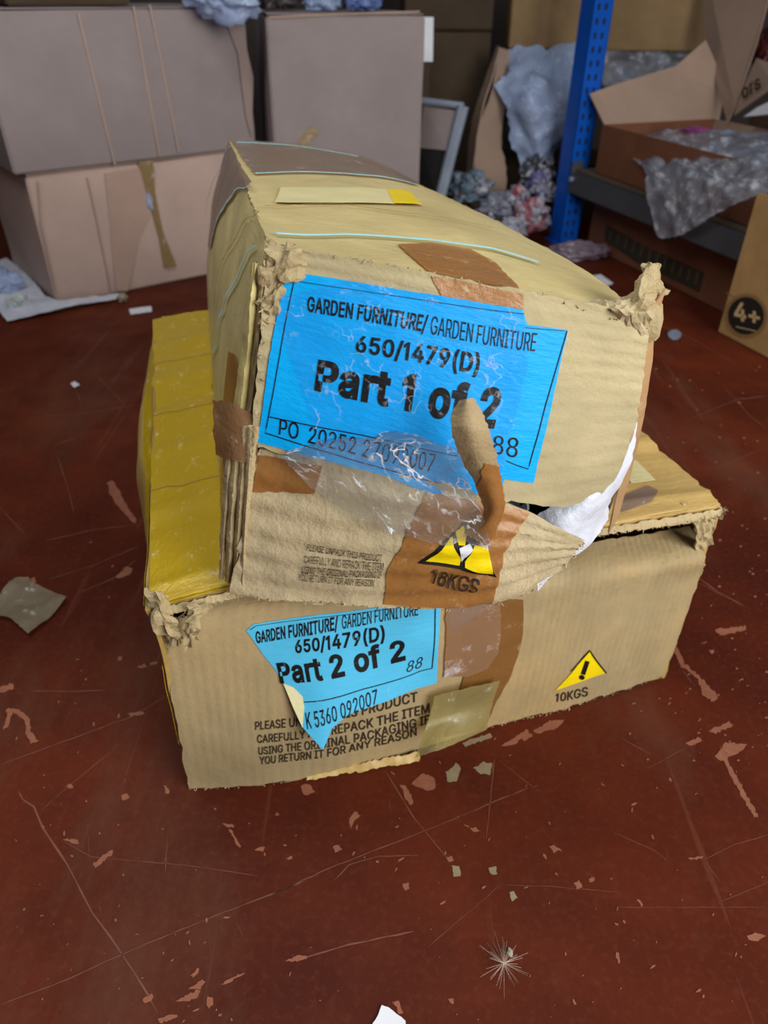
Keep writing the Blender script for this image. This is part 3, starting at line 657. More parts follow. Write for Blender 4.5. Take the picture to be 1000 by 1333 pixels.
# lid
def lidrow(s, z, dl=0):
    a = np.array([-.302, .706, 0])+LBd*1.045*s; b = np.array([.521, .936, 0])+LBd*1.012*s
    r = []
    for k in (0, .12, .3, .55, .8, 1):
        p = a+(b-a)*k; p[2] = z - (.012 if k == 0 else 0) - .006*math.sin(math.pi*k)*math.sin(math.pi*s); r.append(p)
    return r
def lid_ridge(u, v):
    r = 0
    for c, a in ((.08, -.004), (.2, .004), (.33, -.003), (.36, .005), (.5, .004), (.64, -.004), (.72, .004), (.86, .003)):
        r += a*math.exp(-((v-c-.02*math.sin(3*u))/.014)**2)
    return r
LT = Surf([lidrow(0, .398), lidrow(.03, .404), lidrow(.25, .402), lidrow(.5, .40), lidrow(.75, .40), lidrow(1, .40)], .003, 9, 4, lid_ridge)
sheet('lid_panel', LT, FULL, CB_TOP, lb, .012, 0, .005, .003, px=False)
# left side, swollen outwards
def side_pt(s, z, bulge):
    a = np.array([-.306, .70, 0])+(np.array([-.556, 1.715, 0])-np.array([-.306, .70, 0]))*s
    a = a + np.array([-.968, -.2496, 0])*bulge; a[2] = z; return a
LL = Surf([[side_pt(s, z, b*k) for s, k in ((1, .2), (.75, .7), (.5, 1), (.25, .45), (.08, -.02), (0, -.14))]
           for z, b in ((.003, .012), (.13, .034), (.27, .044), (.36, .03), (.392, -.002))], .004, 8, 7)
sheet('side_panel', LL, FULL, CB_SIDE, lb, .014, 0, .006, .002, px=False)
RR = Surf([[np.array([.527, .944, z])+LBd*1.03*s+np.array([.968, .25, 0])*b*math.sin(math.pi*s) for s in (0, .33, .66, 1)]
           for z, b in ((.003, .0), (.14, .012), (.28, .012), (.385, 0))], .003, 8, 9)
sheet('side_panel', RR, FULL, CB_SIDE, lb, .02, 0, .006, .002, px=False)
plate('back_panel', [(.272, 1.935, .003), (-.555, 1.72, .003), (-.545, 1.73, .392), (.265, 1.935, .392)], .006, CB_SIDE, lb)
plate('bottom_panel', [(-.30, .71, .002), (.52, .945, .002), (.27, 1.92, .002), (-.54, 1.71, .002)], .0015, CB_SIDE, lb)
# crushed lid front: turned-down torn lip, broken left corner, right corner tuft
LIP = Surf([[p+np.array([0, -.004, dz]) for p in lidrow(-.006 if dz else 0, .398)] for dz in (-.012, -.006, 0)], .0025, 16, 11)
sheet('torn_lip', LIP, [(.005, .45), (.12, .3), (.3, .5), (.6, .45), (.72, .55), (.86, .35), (.95, .1), (1, .3), (1, 1), (0, 1)], CB_IN, lb, .006, .002, .004, .0016, px=False)
def scrap(name, S_pts, mat, parent, seed, amp=.004, res=.006, jag=.004, outline=None, thick=.003, label=None):
    def fold(u, v, k=seed):
        return amp*1.5*(abs(noise.noise(Vector((u*3.1+k, v*3.1, k*.7))))*2.2-.6 + .5*abs(noise.noise(Vector((u*8+k, v*8, k*.3)))))
    S = Surf(S_pts, 0, 30, seed, fold)
    o = sheet(name, S, outline or FULL, mat, parent, res, 0, thick, jag, px=False, seed=seed)
    o.data.polygons.foreach_set('use_smooth', [False]*len(o.data.polygons))
    if label: o['label'] = label
    return S, o
zz = lambda px, py, y: at_y(px, py, y)
def fibres(S, line, n, length, mat, parent, seed=0, off=.002, px=True):
    """torn paper fibres along an edge"""
    rnd = random.Random(seed); L = [S.inv(*p) for p in line] if px else line
    V = []; F = []
    for k in range(n):
        i = rnd.randrange(len(L)-1); f = rnd.random()
        u = L[i][0]+(L[i+1][0]-L[i][0])*f; v = L[i][1]+(L[i+1][1]-L[i][1])*f
        p = S.P(u, v, off*rnd.random()); d = np.array([rnd.gauss(0, 1) for _ in range(3)]); d[1] -= .6; d /= np.linalg.norm(d)
        w = np.cross(d, [rnd.gauss(0, 1) for _ in range(3)]); w *= rnd.uniform(.0005, .0016)/(np.linalg.norm(w)+1e-9)
        l = length*rnd.uniform(.3, 1); j = len(V); m = p+d*l*.6+np.array([0, 0, rnd.uniform(-.3, .3)*l])
        V += [p+w, p-w, m-w*.6, m+w*.6, m+d*l*.4]; F += [(j, j+1, j+2, j+3), (j+3, j+2, j+4)]
    return link('torn_fibres', mesh('torn_fibres', V, F, [(q[0], q[2]) for q in V]), mat, parent, smooth=False, kind='stuff')
fibres(LIP, [(0, .4), (.3, .45), (.6, .45), (.86, .35), (1, .3)], 260, .007, CB_IN, lb, 1, px=False)
fibres(LIP, [(.95, .1), (.985, .3), (1, .5), (1, 1)], 120, .011, CB_IN, lb, 2, px=False)
fibres(LF, [(0, 0), (.3, 0), (.6, 0), (1, 0)], 200, .006, CB_IN, lb, 3, px=False)
fibres(LF, [(0, .6), (.02, .8), (.06, .9), (.10, .98)], 120, .010, CB_IN, lb, 4, px=False)
scrap('torn_corner', [[zz(226, 846, .70), zz(234, 836, .69), zz(238, 826, .70)], [zz(198, 806, .70), zz(212, 806, .685), zz(226, 806, .70)],
                      [zz(189, 768, .72), zz(206, 768, .705), zz(220, 776, .72)]], CB_IN, lb, 3, .006)
scrap('torn_corner', [[zz(242, 846, .69), zz(250, 840, .688), zz(258, 832, .692)], [zz(238, 822, .69), zz(248, 815, .684), zz(262, 808, .694)],
                      [zz(244, 792, .705), zz(256, 788, .70), zz(276, 788, .71)]], CB_IN, lb, 5, .006)
scrap('torn_corner', [[at_y(905, 722, .925), at_y(925, 705, .935)], [at_y(906, 690, .915), at_y(934, 682, .935)], [at_y(890, 655, .93), at_y(938, 660, .955)]], CB_IN, lb, 8, .006)
# bottom fuzzy edge
for k, (a, b) in enumerate((((400, 1003), (545, 979)),)):
    p = [at_z(a[0]+(b[0]-a[0])*i/5, a[1]+(b[1]-a[1])*i/5+7, .004) for i in range(6)]
    S = Surf([[q+np.array([0, -.006, -.002]) for q in p], [q+np.array([0, .004, .012]) for q in p]], .003, 40, k)
    o = sheet('bottom_edge', S, [(0, 0), (1, 0), (1, .9), (.5, .8), (0, .3)], CB_TOP, lb, .005, .002, .003, .002, px=False, seed=k)
# tape: yellowed clear tape over the left of the lid
Lz = Zm(0, 380, .3602)
t_y = sheet('packing_tape', LT, [(.0, .012), (.30, .012), (.30, .995), (.0, .995)], TAPE_Y, lb, .016, .003, .0004, .001, px=False)
for y0 in (.12, .41, .61, .79):
    strip('tape_edge', LT, [(.0, y0), (.05, y0+.003), (.1, y0-.004), (.16, y0), (.24, y0+.006)], .0022, TAPE_C, t_y, .0045, px=False)
strip('tape_edge', LL, [(.05, .93), (.4, .93), (.75, .93), (.97, .93)], .05, TAPE_Y, lb, .0025, px=False)
# brown tape down the front, with the clear layer beside it
Z1 = Zm(540, 560, .44)
bt = sheet('packing_tape', LF, Z1((118, 500), (320, 500), (312, 640), (285, 720), (240, 800), (205, 880), (88, 905), (120, 820), (150, 700)), TAPE_BL, lb, .012, .0022, .0005, .001)
bt['label'] = 'strip of brown packing tape'
sheet('clear_tape', LF, Z1((88, 510), (250, 505), (246, 655), (215, 700), (150, 725), (84, 728)), film('tape_tan', lin(168, 134, 100), .5, .25, 30, .2, .15), lb, .012, .0034, .0004, .001)
TT = Surf([[at_y(540, 988, .70), at_y(575, 975, .715), at_y(632, 948, .79)], [at_y(556, 940, .755), at_y(590, 930, .77), at_y(640, 915, .80)], [at_y(565, 905, .762), at_y(600, 895, .775), at_y(650, 885, .802)]], .002, 20, 3)
tg = film('tape_dusty', lin(168, 158, 108), .4, .3, 40, .3, .2)
sheet('loose_tape_end', TT, FULL, tg, lb, .008, .003, .0006, .001, px=False)
# printed notice, labels, warning triangle
Z8 = Zm(170, 740, .43)
NOTICE = ['PLEASE UNPACK THIS PRODUCT', 'CAREFULLY AND REPACK THE ITEM', 'USING THE ORIGINAL PACKAGING IF', 'YOU RETURN IT FOR ANY REASON']
for body_, q in zip(NOTICE, (((378, 462), (868, 371), (868, 402), (378, 488)), ((384, 502), (905, 405), (905, 435), (384, 527)),
                             ((388, 538), (905, 440), (905, 468), (388, 562)), ((391, 568), (866, 478), (866, 504), (391, 592)))):
    letters('printed_notice', LF, body_, Z8(*q), INK_B, lb, .0014, .012)
tri = sheet('warning_triangle', LF, Z1((415, 768), (517, 650), (565, 716)), YEL, lb, .008, .0016, .0006)
strip('black_border', LF, Z1((462, 712), (517, 650), (565, 716)), .0025, INK, tri, .0024)
letters('exclamation_mark', LF, '!', Z1((502, 678), (517, 682), (498, 738), (482, 732)), INK, tri, .0026, .03)
letters('printed_weight', LF, '10KGS', Z1((418, 778), (512, 756), (512, 785), (415, 803)), INK_B, lb, .0014, .012)
strip('warning_sticker', LL, [(.982, .52), (.986, .36), (.990, .22)], .012, YEL, lb, .004, px=False)
# pale blue label with the bottom left corner peeling up
def peel(u, v):
    a = LFI(u, v); return .0012 + .045*max(0, a)**1.6
PK0 = np.array(LF.inv(*Z8((470, 300))[0])); PK1 = np.array(LF.inv(*Z8((570, 485))[0]))
PKd = PK1-PK0
def LFI(u, v):
    return float(np.clip(((u-PK0[0])*PKd[0]*LF.W**2+(v-PK0[1])*PKd[1]*LF.H**2)/((PKd[0]*LF.W)**2+(PKd[1]*LF.H)**2), 0, 1.05))
def gate(u, v):
    # the lift dies out to the right along the bottom edge
    e = LF.W*(u-PK1[0]); return float(np.clip(1-e/.11, 0, 1))
lift2 = lambda u, v: .0012 + .040*LFI(u, v)**1.8*gate(u, v)
l2 = sheet('address_label', LF, Z8((350, 187), (372, 168), (560, 140), (940, 92), (932, 220), (926, 346), (740, 386), (650, 408), (600, 440), (570, 484), (515, 446), (455, 330), (400, 258)), CYAN, lb, .007, 0, .0005, 0, lift=lift2)
l2['label'] = 'pale blue printed label with a peeling corner'
bk = sheet('label_backing', LF, Z8((462, 343), (492, 352), (519, 374), (523, 400), (516, 447), (490, 402)), LBACK, l2, .006, .0016, .0006, 0, lift=lift2)
for body_, q, b in (('GARDEN FURNITURE/', ((378, 188), (628, 141), (628, 190), (382, 230)), .02), ('GARDEN FURNITURE', ((640, 140), (870, 105), (870, 140), (640, 182)), .002),
                    ('650/1479(D)', ((497, 213), (768, 168), (768, 222), (500, 262)), .022), ('Part 2 of 2', ((440, 282), (828, 208), (830, 272), (455, 346)), .03),
                    ('88', ((832, 277), (884, 264), (884, 296), (832, 307)), -.004), ('K 5360 092007', ((525, 412), (738, 345), (738, 382), (530, 450)), .004)):
    letters('printed_text', LF, body_, Z8(*q), INK, l2, .0009, b, lift=lift2, maxe=.008, shear=.25 if body_ == '88' else 0)
def liftstrip(name, S, pts, w, mat, parent, lift, off):
    uv = [S.inv(*p) for p in pts]; o = S.amp
    V = []; F = []; k = 0
    for (a, b) in zip(uv[:-1], uv[1:]):
        for i in range(13 if b is uv[-1] else 12):
            f = i/12; u = a[0]+(b[0]-a[0])*f; v = a[1]+(b[1]-a[1])*f
            d = np.array([(b[0]-a[0])*S.W, (b[1]-a[1])*S.H]); d /= np.linalg.norm(d)
            for s_ in (-1, 1):
                uu = u - d[1]*s_*w/2/S.W; vv = v + d[0]*s_*w/2/S.H
                V.append(S.P(uu, vv, off+lift(uu, vv)))
    F = [(2*i, 2*i+2, 2*i+3, 2*i+1) for i in range(len(V)//2-1)]
    return link(name, mesh(name, V, F, [(p[0], p[2]) for p in V]), mat, parent, smooth=False)
liftstrip('printed_border', LF, Z8((362, 184), (380, 172), (560, 148), (922, 104), (912, 300)), .0011, INK, l2, lift2, .0008)
liftstrip('printed_border', LF, Z8((520, 388), (700, 345), (912, 300)), .0011, INK, l2, lift2, .0008)
# pale sticker on the lid at the right
sheet('paper_sticker', LT, Z1((600, 95), (655, 92), (712, 150), (640, 160)), CREAM, lb, .008, .002, .0005)
sheet('clear_tape', LT, Z1((600, 200), (690, 165), (720, 180), (700, 215), (610, 245)), TAPE_G, lb, .01, .002, .0005)

# ------------------------------------------------------------------ upper carton (Part 1 of 2)
ub = thing('garden_furniture_carton', (-.02, 1.15, .405), 'crushed upper carton wrapped in tape with bright blue Part 1 of 2 label', 'carton')
def rowpx(pts, ys): return [at_y(p[0], p[1], y) for p, y in zip(pts, ys)]
rT = rowpx(((350, 318), (520, 350), (680, 382), (838, 412)), (.768, .762, .772, .80))
r2 = rowpx(((346, 420), (510, 460), (670, 500), (832, 510)), (.750, .742, .752, .79))
r1 = rowpx(((334, 580), (500, 620), (650, 640), (822, 610)), (.730, .718, .728, .79))
r0 = rowpx(((304, 772), (470, 786), (640, 772), (797, 698)), (.722, .712, .722, .845))
SF = Surf([r0, r1, r2, rT], .0022, 14, 21)
FARL = at_y(300, 184, 1.66); FARM = at_y(392, 190, 1.675); FARR = at_y(470, 205, 1.675); FARE = at_y(545, 240, 1.62)
left_e = [rT[0]+(FARL-rT[0])*s+np.array([0, 0, -.004*math.sin(math.pi*s)]) for s in (0, .25, .5, .75, 1)]
right_e = [rT[3], at_y(757, 349, .99), at_y(655, 292, 1.22), at_y(592, 261, 1.45), FARE]
tops = []
for i, s in enumerate((0, .25, .5, .75, 1)):
    if i == 0: m1, m2 = rT[1], rT[2]
    else:
        a, b = left_e[i], right_e[i]
        m1 = a+(b-a)*.36+np.array([0, 0, .016]); m2 = a+(b-a)*.70+np.array([0, 0, .018])
        if i == 4: m1, m2 = FARM, FARR
    tops.append([left_e[i], m1, m2, right_e[i]])
ST = Surf(tops, .0025, 9, 23)
sheet('top_panel', ST, FULL, CB_UPTOP, ub, .014, 0, .005, .002, px=False)
# left wall: runs from the back edge to the front
bl = [at_z(270, 384, .404), at_z(273, 440, .404), at_z(280, 535, .404), at_z(286, 635, .404), at_z(291, 752, .404)]
tl = [left_e[4], left_e[3], left_e[2], left_e[1], left_e[0]]
SL = []
for k, b in ((0, 0), (.3, .012), (.65, .016), (.92, .006), (1, 0)):
    SL.append([bl[i]+(tl[i]-bl[i])*k+np.array([-b, -b*.2, 0])*(1 if i < 4 else .3) for i in range(5)])
SL = Surf(SL, .003, 9, 25)
sheet('side_panel', SL, FULL, CB_UPSIDE, ub, .014, 0, .005, .002, px=False)
# right wall and back
br = [at_z(795, 700, .404), None, None, None, None]
rb = [np.array([.318, .86, .404])+np.array([-.20, .86, 0])*s for s in (0, .25, .5, .75, 1)]
SRW = Surf([[rb[i]+(right_e[i]-rb[i])*k+np.array([b, .2*b, 0]) for i in range(5)] for k, b in ((0, 0), (.35, .012), (.7, .012), (1, 0))], .003, 9, 26)
sheet('side_panel', SRW, FULL, CB_FRONT, ub, .016, 0, .005, .002, px=False)
plate('back_panel', [rb[4], bl[0], FARL, FARM, FARR, FARE], .005, CB_SIDE, ub)
plate('bottom_panel', [bl[4]+np.array([.01, .01, .002]), rb[0]+np.array([0, .01, .002]), rb[4], bl[0]], .002, CB_SIDE, ub)
# label panel (outer front flap), torn loose along its foot
lp = sheet('front_flap', SF, [(348, 316), (430, 331), (520, 347), (680, 378), (790, 398), (836, 425), (838, 440), (830, 500), (822, 545), (806, 590), (792, 618), (768, 640), (735, 650), (700, 652), (660, 645), (640, 652), (600, 650), (500, 616), (420, 596), (334, 578), (331, 560), (338, 480)],
           CB_UP, ub, .010, .010, .006, .0022, lift=lambda u, v: .012*max(0, .6-v)*max(0, u))
lp['label'] = 'upper front flap carrying the blue label'
liftL = lambda u, v: .0105+.012*max(0, .6-v)*max(0, u)
Z7 = Zm(330, 340, .41)
l1 = sheet('address_label', SF, [(376, 352), (450, 364), (520, 376), (600, 388), (676, 401), (681, 420), (733, 427), (713, 520), (688, 622), (652, 617), (640, 662), (600, 650), (500, 612), (420, 592), (338, 570), (352, 470)], BLUE, lp, .009, .0012, .0005, .0005, lift=liftL)
l1['label'] = 'bright blue printed label reading Part 1 of 2'
for body_, q, b in (('GARDEN FURNITURE/', ((178, 106), (552, 166), (540, 228), (175, 162)), .018), ('GARDEN FURNITURE', ((562, 168), (888, 222), (880, 280), (556, 226)), -.002),
                    ('650/1479(D)', ((331, 226), (714, 283), (703, 362), (325, 290)), .022), ('Part 1 of 2', ((212, 300), (785, 390), (752, 524), (198, 402)), .035),
                    ('PO  20252 27092007', ((92, 487), (575, 598), (565, 655), (88, 537)), .002), ('88', ((752, 540), (832, 550), (822, 612), (748, 596)), -.002)):
    letters('printed_text', SF, body_, Z7(*q), INK, l1, .0021, b, lift=liftL, maxe=.01)
for pts in (((135, 60), (400, 100), (848, 162)), ((850, 205), (980, 215), (915, 440), (857, 645), (790, 620)), ((135, 60), (90, 290), (45, 532), (300, 610), (600, 692)), ((58, 482), (350, 540), (640, 605))):
    liftstrip('printed_border', SF, Z7(*pts), .0011, INK, l1, liftL, .002)
# crease patch: tape sheen over the label's right part
# lower flap, peeling forward at its right end
f_top = rowpx(((338, 585), (450, 600), (560, 625), (660, 655), (762, 703)), (.726, .712, .706, .708, .712))
f_mid = rowpx(((316, 690), (440, 706), (560, 716), (660, 722), (752, 716)), (.716, .698, .69, .69, .70))
f_bot = rowpx(((299, 772), (405, 784), (525, 790), (645, 787), (725, 748)), (.712, .70, .692, .692, .702))
SFL = Surf([f_bot, f_mid, f_top], .003, 16, 31, lambda u, v: .0022*math.sin(v*38+2*math.sin(u*5)))
fp = sheet('front_flap', SFL, FULL, CB_FLAP, ub, .009, 0, .006, .003, px=False)
fp['label'] = 'crumpled lower front flap printed 18KGS'
Zf = Zm(260, 560, .52)
for body_, q in zip(NOTICE, (((272, 283), (458, 310), (456, 328), (268, 300)), ((264, 312), (462, 330), (460, 350), (262, 330)), ((258, 338), (458, 352), (456, 369), (255, 357)), ((250, 357), (438, 372), (436, 390), (247, 375)))):
    letters('printed_notice', SFL, body_, Zf(*q), INK_B, fp, .0018, .0, maxe=.008)
wt = sheet('warning_triangle', SFL, Zf((545, 330), (602, 285), (662, 221), (690, 270), (743, 366), (650, 345)), plain('border_black', lin(24, 22, 20), .4), fp, .006, .0024, .0006)
sheet('yellow_field', SFL, Zf((566, 324), (606, 297), (632, 262), (636, 290), (654, 318), (650, 335)), YEL, wt, .006, .0034, .0006)
sheet('yellow_field', SFL, Zf((640, 252), (660, 236), (668, 260), (664, 286), (648, 284)), YEL, wt, .006, .0034, .0006)
sheet('yellow_field', SFL, Zf((664, 325), (688, 284), (720, 290), (734, 356), (664, 340)), YEL, wt, .006, .0034, .0006)
sheet('torn_patch', SFL, Zf((650, 292), (676, 280), (684, 296), (662, 316), (655, 325)), PAPER, wt, .006, .004, .0006)
letters('printed_weight', SFL, '18KGS', Zf((586, 340), (702, 368), (692, 402), (580, 378)), INK_B, fp, .0042, .012, .15)
tb = sheet('packing_tape', SFL, [(500, 786), (505, 740), (530, 690), (555, 640), (610, 650), (690, 668), (655, 720), (640, 786)], TAPE_B, fp, .009, .0016, .0005, .001)
tb['label'] = 'strip of brown packing tape'
sheet('packing_tape', SFL, [(330, 640), (338, 592), (420, 606), (410, 642)], TAPE_B, fp, .009, .0016, .0005, .001)
# brown tape over the front edge of the top, shown above the label
sheet('packing_tape', ST, [(518, 320), (560, 318), (612, 326), (645, 344), (672, 372), (676, 380), (610, 366), (560, 357), (540, 340)], TAPE_B, ub, .009, .002, .0005, .001)['label'] = 'strip of brown packing tape'
sheet('packing_tape', SF, [(560, 358), (610, 367), (676, 381), (678, 400), (620, 392), (572, 384)], TAPE_B, lp, .008, .0115, .0005, .001)
# tape layers over top and left wall
ZT = Zm(260, 0, .36)
g1 = sheet('grey_tape', ST, [ST.inv(*p) for p in ((332, 229), (411, 227), (476, 231), (541, 243))] + [(1, .998), (0, .998)], TAPE_G, ub, .016, .003, .0004, .001, px=False)
g2 = sheet('grey_tape', SL, [(.0, .30)] + [SL.inv(*p) for p in ((276, 322), (288, 280), (305, 256), (330, 238))] + [(.0, .998)], TAPE_G, ub, .016, .003, .0004, .001, px=False)
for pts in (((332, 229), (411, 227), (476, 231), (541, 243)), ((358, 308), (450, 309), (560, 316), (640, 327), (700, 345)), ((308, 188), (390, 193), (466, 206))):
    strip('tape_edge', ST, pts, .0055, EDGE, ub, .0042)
strip('tape_edge', ST, ((345, 272), (420, 268), (520, 280), (640, 300)), .003, TAPE_C, ub, .0042)
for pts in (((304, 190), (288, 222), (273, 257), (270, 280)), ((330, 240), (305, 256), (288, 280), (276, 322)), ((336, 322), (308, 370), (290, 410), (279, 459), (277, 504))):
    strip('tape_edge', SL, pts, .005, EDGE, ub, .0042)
strip('tape_edge', SL, ((342, 276), (310, 312), (292, 340), (281, 398)), .0035, TAPE_C, ub, .0042)
# top edge label
tlb = sheet('paper_label', ST, [(366, 247), (420, 247), (506, 250), (513, 268), (440, 267), (358, 266)], CREAM, ub, .009, .0036, .0005)
sheet('yellow_tape', ST, [(504, 250), (530, 251), (548, 269), (512, 268)], YELTAPE, ub, .008, .0042, .0005)
# the front left edge: brown tape, folded layers, crushed corner
sheet('packing_tape', SL, [(.83, .04), (.99, .04), (.99, .46), (.90, .5), (.82, .46)], TAPE_B, ub, .012, .003, .0005, .001, px=False)
for k, (x0, x1, y0, yb) in enumerate(((284, 291, 600, 752), (292, 301, 590, 757), (302, 311, 585, 762), (311, 319, 588, 766))):
    yd = .735-.006*k
    S = Surf([[at_y(x0, yb, yd), at_y((x0+x1)/2, yb+2, yd-.008), at_y(x1, yb+2, yd)], [at_y(x0+4, (y0+yb)/2, yd+.004), at_y((x0+x1)/2+4, (y0+yb)/2, yd-.006), at_y(x1+6, (y0+yb)/2, yd)],
              [at_y(x0+8, y0-30, yd+.008), at_y((x0+x1)/2+12, y0-30, yd), at_y(x1+18, y0-30, yd)]], .002, 30, k)
    sheet('folded_layer', S, FULL, CB_IN, ub, .006, 0, .004, .0012, px=False, seed=k)
SBT = Surf([rowpx(((281, 592), (302, 600), (334, 604)), (.742, .722, .716)), rowpx(((278, 556), (305, 562), (336, 570)), (.748, .728, .722)), rowpx(((276, 520), (305, 526), (338, 545)), (.756, .738, .728))], .002, 25, 77)
sheet('packing_tape', SBT, FULL, film('tape_brown_dull', lin(150, 116, 82), .6, .2, 40, .5, .2), ub, .007, 0, .0006, .0015, px=False)
for k, (x0, x1) in enumerate(((318, 330), (331, 342))):
    yd = .745-.004*k
    S = Surf([[at_y(x0-18, 575, yd), at_y(x0-10, 575, yd-.010), at_y(x1-14, 575, yd)], [at_y(x0-4, 460, yd+.01), at_y((x0+x1)/2-2, 460, yd), at_y(x1-2, 460, yd+.008)], [at_y(x0+8, 345, yd+.028), at_y((x0+x1)/2+8, 340, yd+.012), at_y(x1+8, 345, yd+.02)]], .003, 30, k+7)
    sheet('folded_layer', S, FULL, CB_IN if k else CB_UPSIDE, ub, .006, 0, .004, .0012, px=False, seed=k+3)
scrap('crushed_corner', [[at_y(338, 380, .755), at_y(360, 375, .745), at_y(395, 360, .752)], [at_y(340, 345, .757), at_y(372, 345, .742), at_y(408, 348, .754)], [at_y(350, 316, .77), at_y(378, 316, .757), at_y(400, 331, .764)]], CB_IN, ub, 41, .005, .005)
scrap('crushed_corner', [[at_y(334, 430, .748), at_y(350, 425, .738), at_y(362, 415, .745)], [at_y(340, 385, .75), at_y(356, 380, .74), at_y(376, 370, .748)]], CB_IN, ub, 43, .005)
# right edge: torn corner standing up, side strip in brown film
scrap('torn_corner_flap', [[at_y(826, 440, .80), at_y(838, 446, .792), at_y(850, 440, .81)], [at_y(800, 398, .80), at_y(832, 402, .775), at_y(860, 392, .81)], [at_y(826, 374, .81), at_y(846, 370, .79), at_y(868, 374, .82)], [at_y(838, 345, .82), at_y(848, 338, .815), at_y(858, 348, .82)]], CB_IN, ub, 45, .006, .006, .0025)
scrap('torn_fold', [[at_y(768, 408, .80), at_y(800, 425, .79), at_y(838, 446, .79)], [at_y(760, 398, .80), at_y(808, 405, .772), at_y(850, 410, .785)], [at_y(772, 388, .81), at_y(812, 388, .79), at_y(856, 385, .80)]], CB_FLAP, ub, 47, .005, .006, .002)
SE = Surf([[at_y(793, 694, .832), at_y(803, 680, .85)], [at_y(806, 630, .80), at_y(826, 600, .825)], [at_y(822, 540, .79), at_y(840, 530, .81)], [at_y(832, 450, .79), at_y(853, 440, .805)], [at_y(838, 415, .79), at_y(866, 376, .80)]], .002, 20, 48)
sheet('side_edge', SE, FULL, film('film_tan', lin(196, 158, 116), .8, .3, 40, .3, .1, (.8, .68, .5, 1)), ub, .009, 0, .002, .001, px=False)
fibres(SF, [(348, 316), (334, 578)], 120, .007, CB_IN, ub, 5, .016)
fibres(SF, [(348, 316), (430, 331), (520, 347), (680, 378), (836, 425)], 120, .006, CB_IN, ub, 6, .012)
fibres(SFL, [(299, 772), (405, 784), (525, 790), (645, 787), (725, 748), (762, 703)], 160, .006, CB_IN, ub, 7)
# peeled tongue of tape and board standing off the label
tg_pts = [((600, 690), (632, 712)), ((628, 672), (655, 668)), ((622, 640), (654, 632)), ((604, 605), (648, 600)), ((590, 570), (638, 562)), ((588, 540), (628, 536)), ((597, 521), (617, 518))]
tg_y = (.688, .676, .664, .655, .648, .655, .66)
ST2 = Surf([[at_y(*a, y+.004), at_y((a[0]+b[0])/2, (a[1]+b[1])/2, y-.006), at_y(*b, y)] for (a, b), y in zip(tg_pts, tg_y)], .0022, 26, 51)
tong = sheet('peeled_strip', ST2, [(0, 0), (1, 0), (1, 1), (0, 1)], cardboard('board_peeled', lin(172, 150, 112), 'V', .2, .3, wr=.6), ub, .005, 0, .0022, .0012, px=False)
tong['label'] = 'peeled strip of board and brown tape'
sheet('packing_tape', ST2, [(-.01, 0), (1.01, 0), (1.01, .46), (.6, .5), (.3, .40), (-.01, .36)], TAPE_B, tong, .005, .0012, .0006, .001, px=False)
# clear film sagging over the lower edge of the label
SFm = Surf([rowpx(((440, 660), (500, 690), (570, 706), (640, 712)), (.69, .672, .672, .68)), rowpx(((380, 612), (470, 630), (560, 655), (630, 672)), (.70, .682, .674, .676)),
            rowpx(((372, 590), (460, 585), (540, 590), (610, 620)), (.712, .70, .696, .69)), rowpx(((425, 572), (500, 560), (560, 572), (632, 598)), (.716, .712, .712, .714))], .007, 22, 61)
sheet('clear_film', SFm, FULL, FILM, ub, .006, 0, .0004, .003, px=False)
sheet('clear_film', SF, [(352, 392), (460, 362), (560, 380), (676, 400), (682, 470), (660, 560), (640, 640), (520, 610), (420, 585)], film('film_tight', (.92, .95, 1, 1), .0, .05, 55, .7, .3, lo=.68, crease=.16, gloss=.1), ub, .012, .003, .0003, .001, lift=liftL)
SFh = Surf([[at_y(588, 824, .685), at_y(618, 806, .685)], [at_y(580, 790, .69), at_y(645, 786, .69)]], .001, 20, 3)
sheet('clear_film', SFh, FULL, TAPE_G, ub, .008, 0, .0004, .001, px=False)

# white foam wrap and steel tube that show through the torn front
SW = Surf([rowpx(((700, 770), (735, 735), (775, 700)), (.742, .752, .79)), rowpx(((690, 690), (745, 690), (790, 680)), (.76, .745, .81)), rowpx(((720, 655), (765, 655), (800, 640)), (.765, .755, .80)),
           rowpx(((752, 620), (795, 615), (822, 600)), (.785, .775, .80)), rowpx(((800, 575), (818, 560), (832, 545)), (.80, .79, .803)), rowpx(((815, 520), (824, 515), (832, 510)), (.81, .80, .806))], .006, 22, 71)
wf = sheet('foam_wrap', SW, FULL, WHITE, None, .007, 0, .003, .002, px=False)
tag(wf, 'white foam wrap bulging out of the torn upper carton', 'foam wrap')
mt = thing('furniture_frame', tuple(at_y(690, 660, .80)), 'dark metal tubes showing inside the torn upper carton', 'metal frame')
a = at_y(700, 668, .79); tube('tube', [a, a+np.array([.01, .05, .003]), a+np.array([.02, .30, .01])], .026, DARKM, mt, 18, .8)
a = at_y(672, 662, .775); tube('tube', [a, a+np.array([0, .05, .003]), a+np.array([.0, .30, .01])], .017, GREYM, mt, 18, .84)

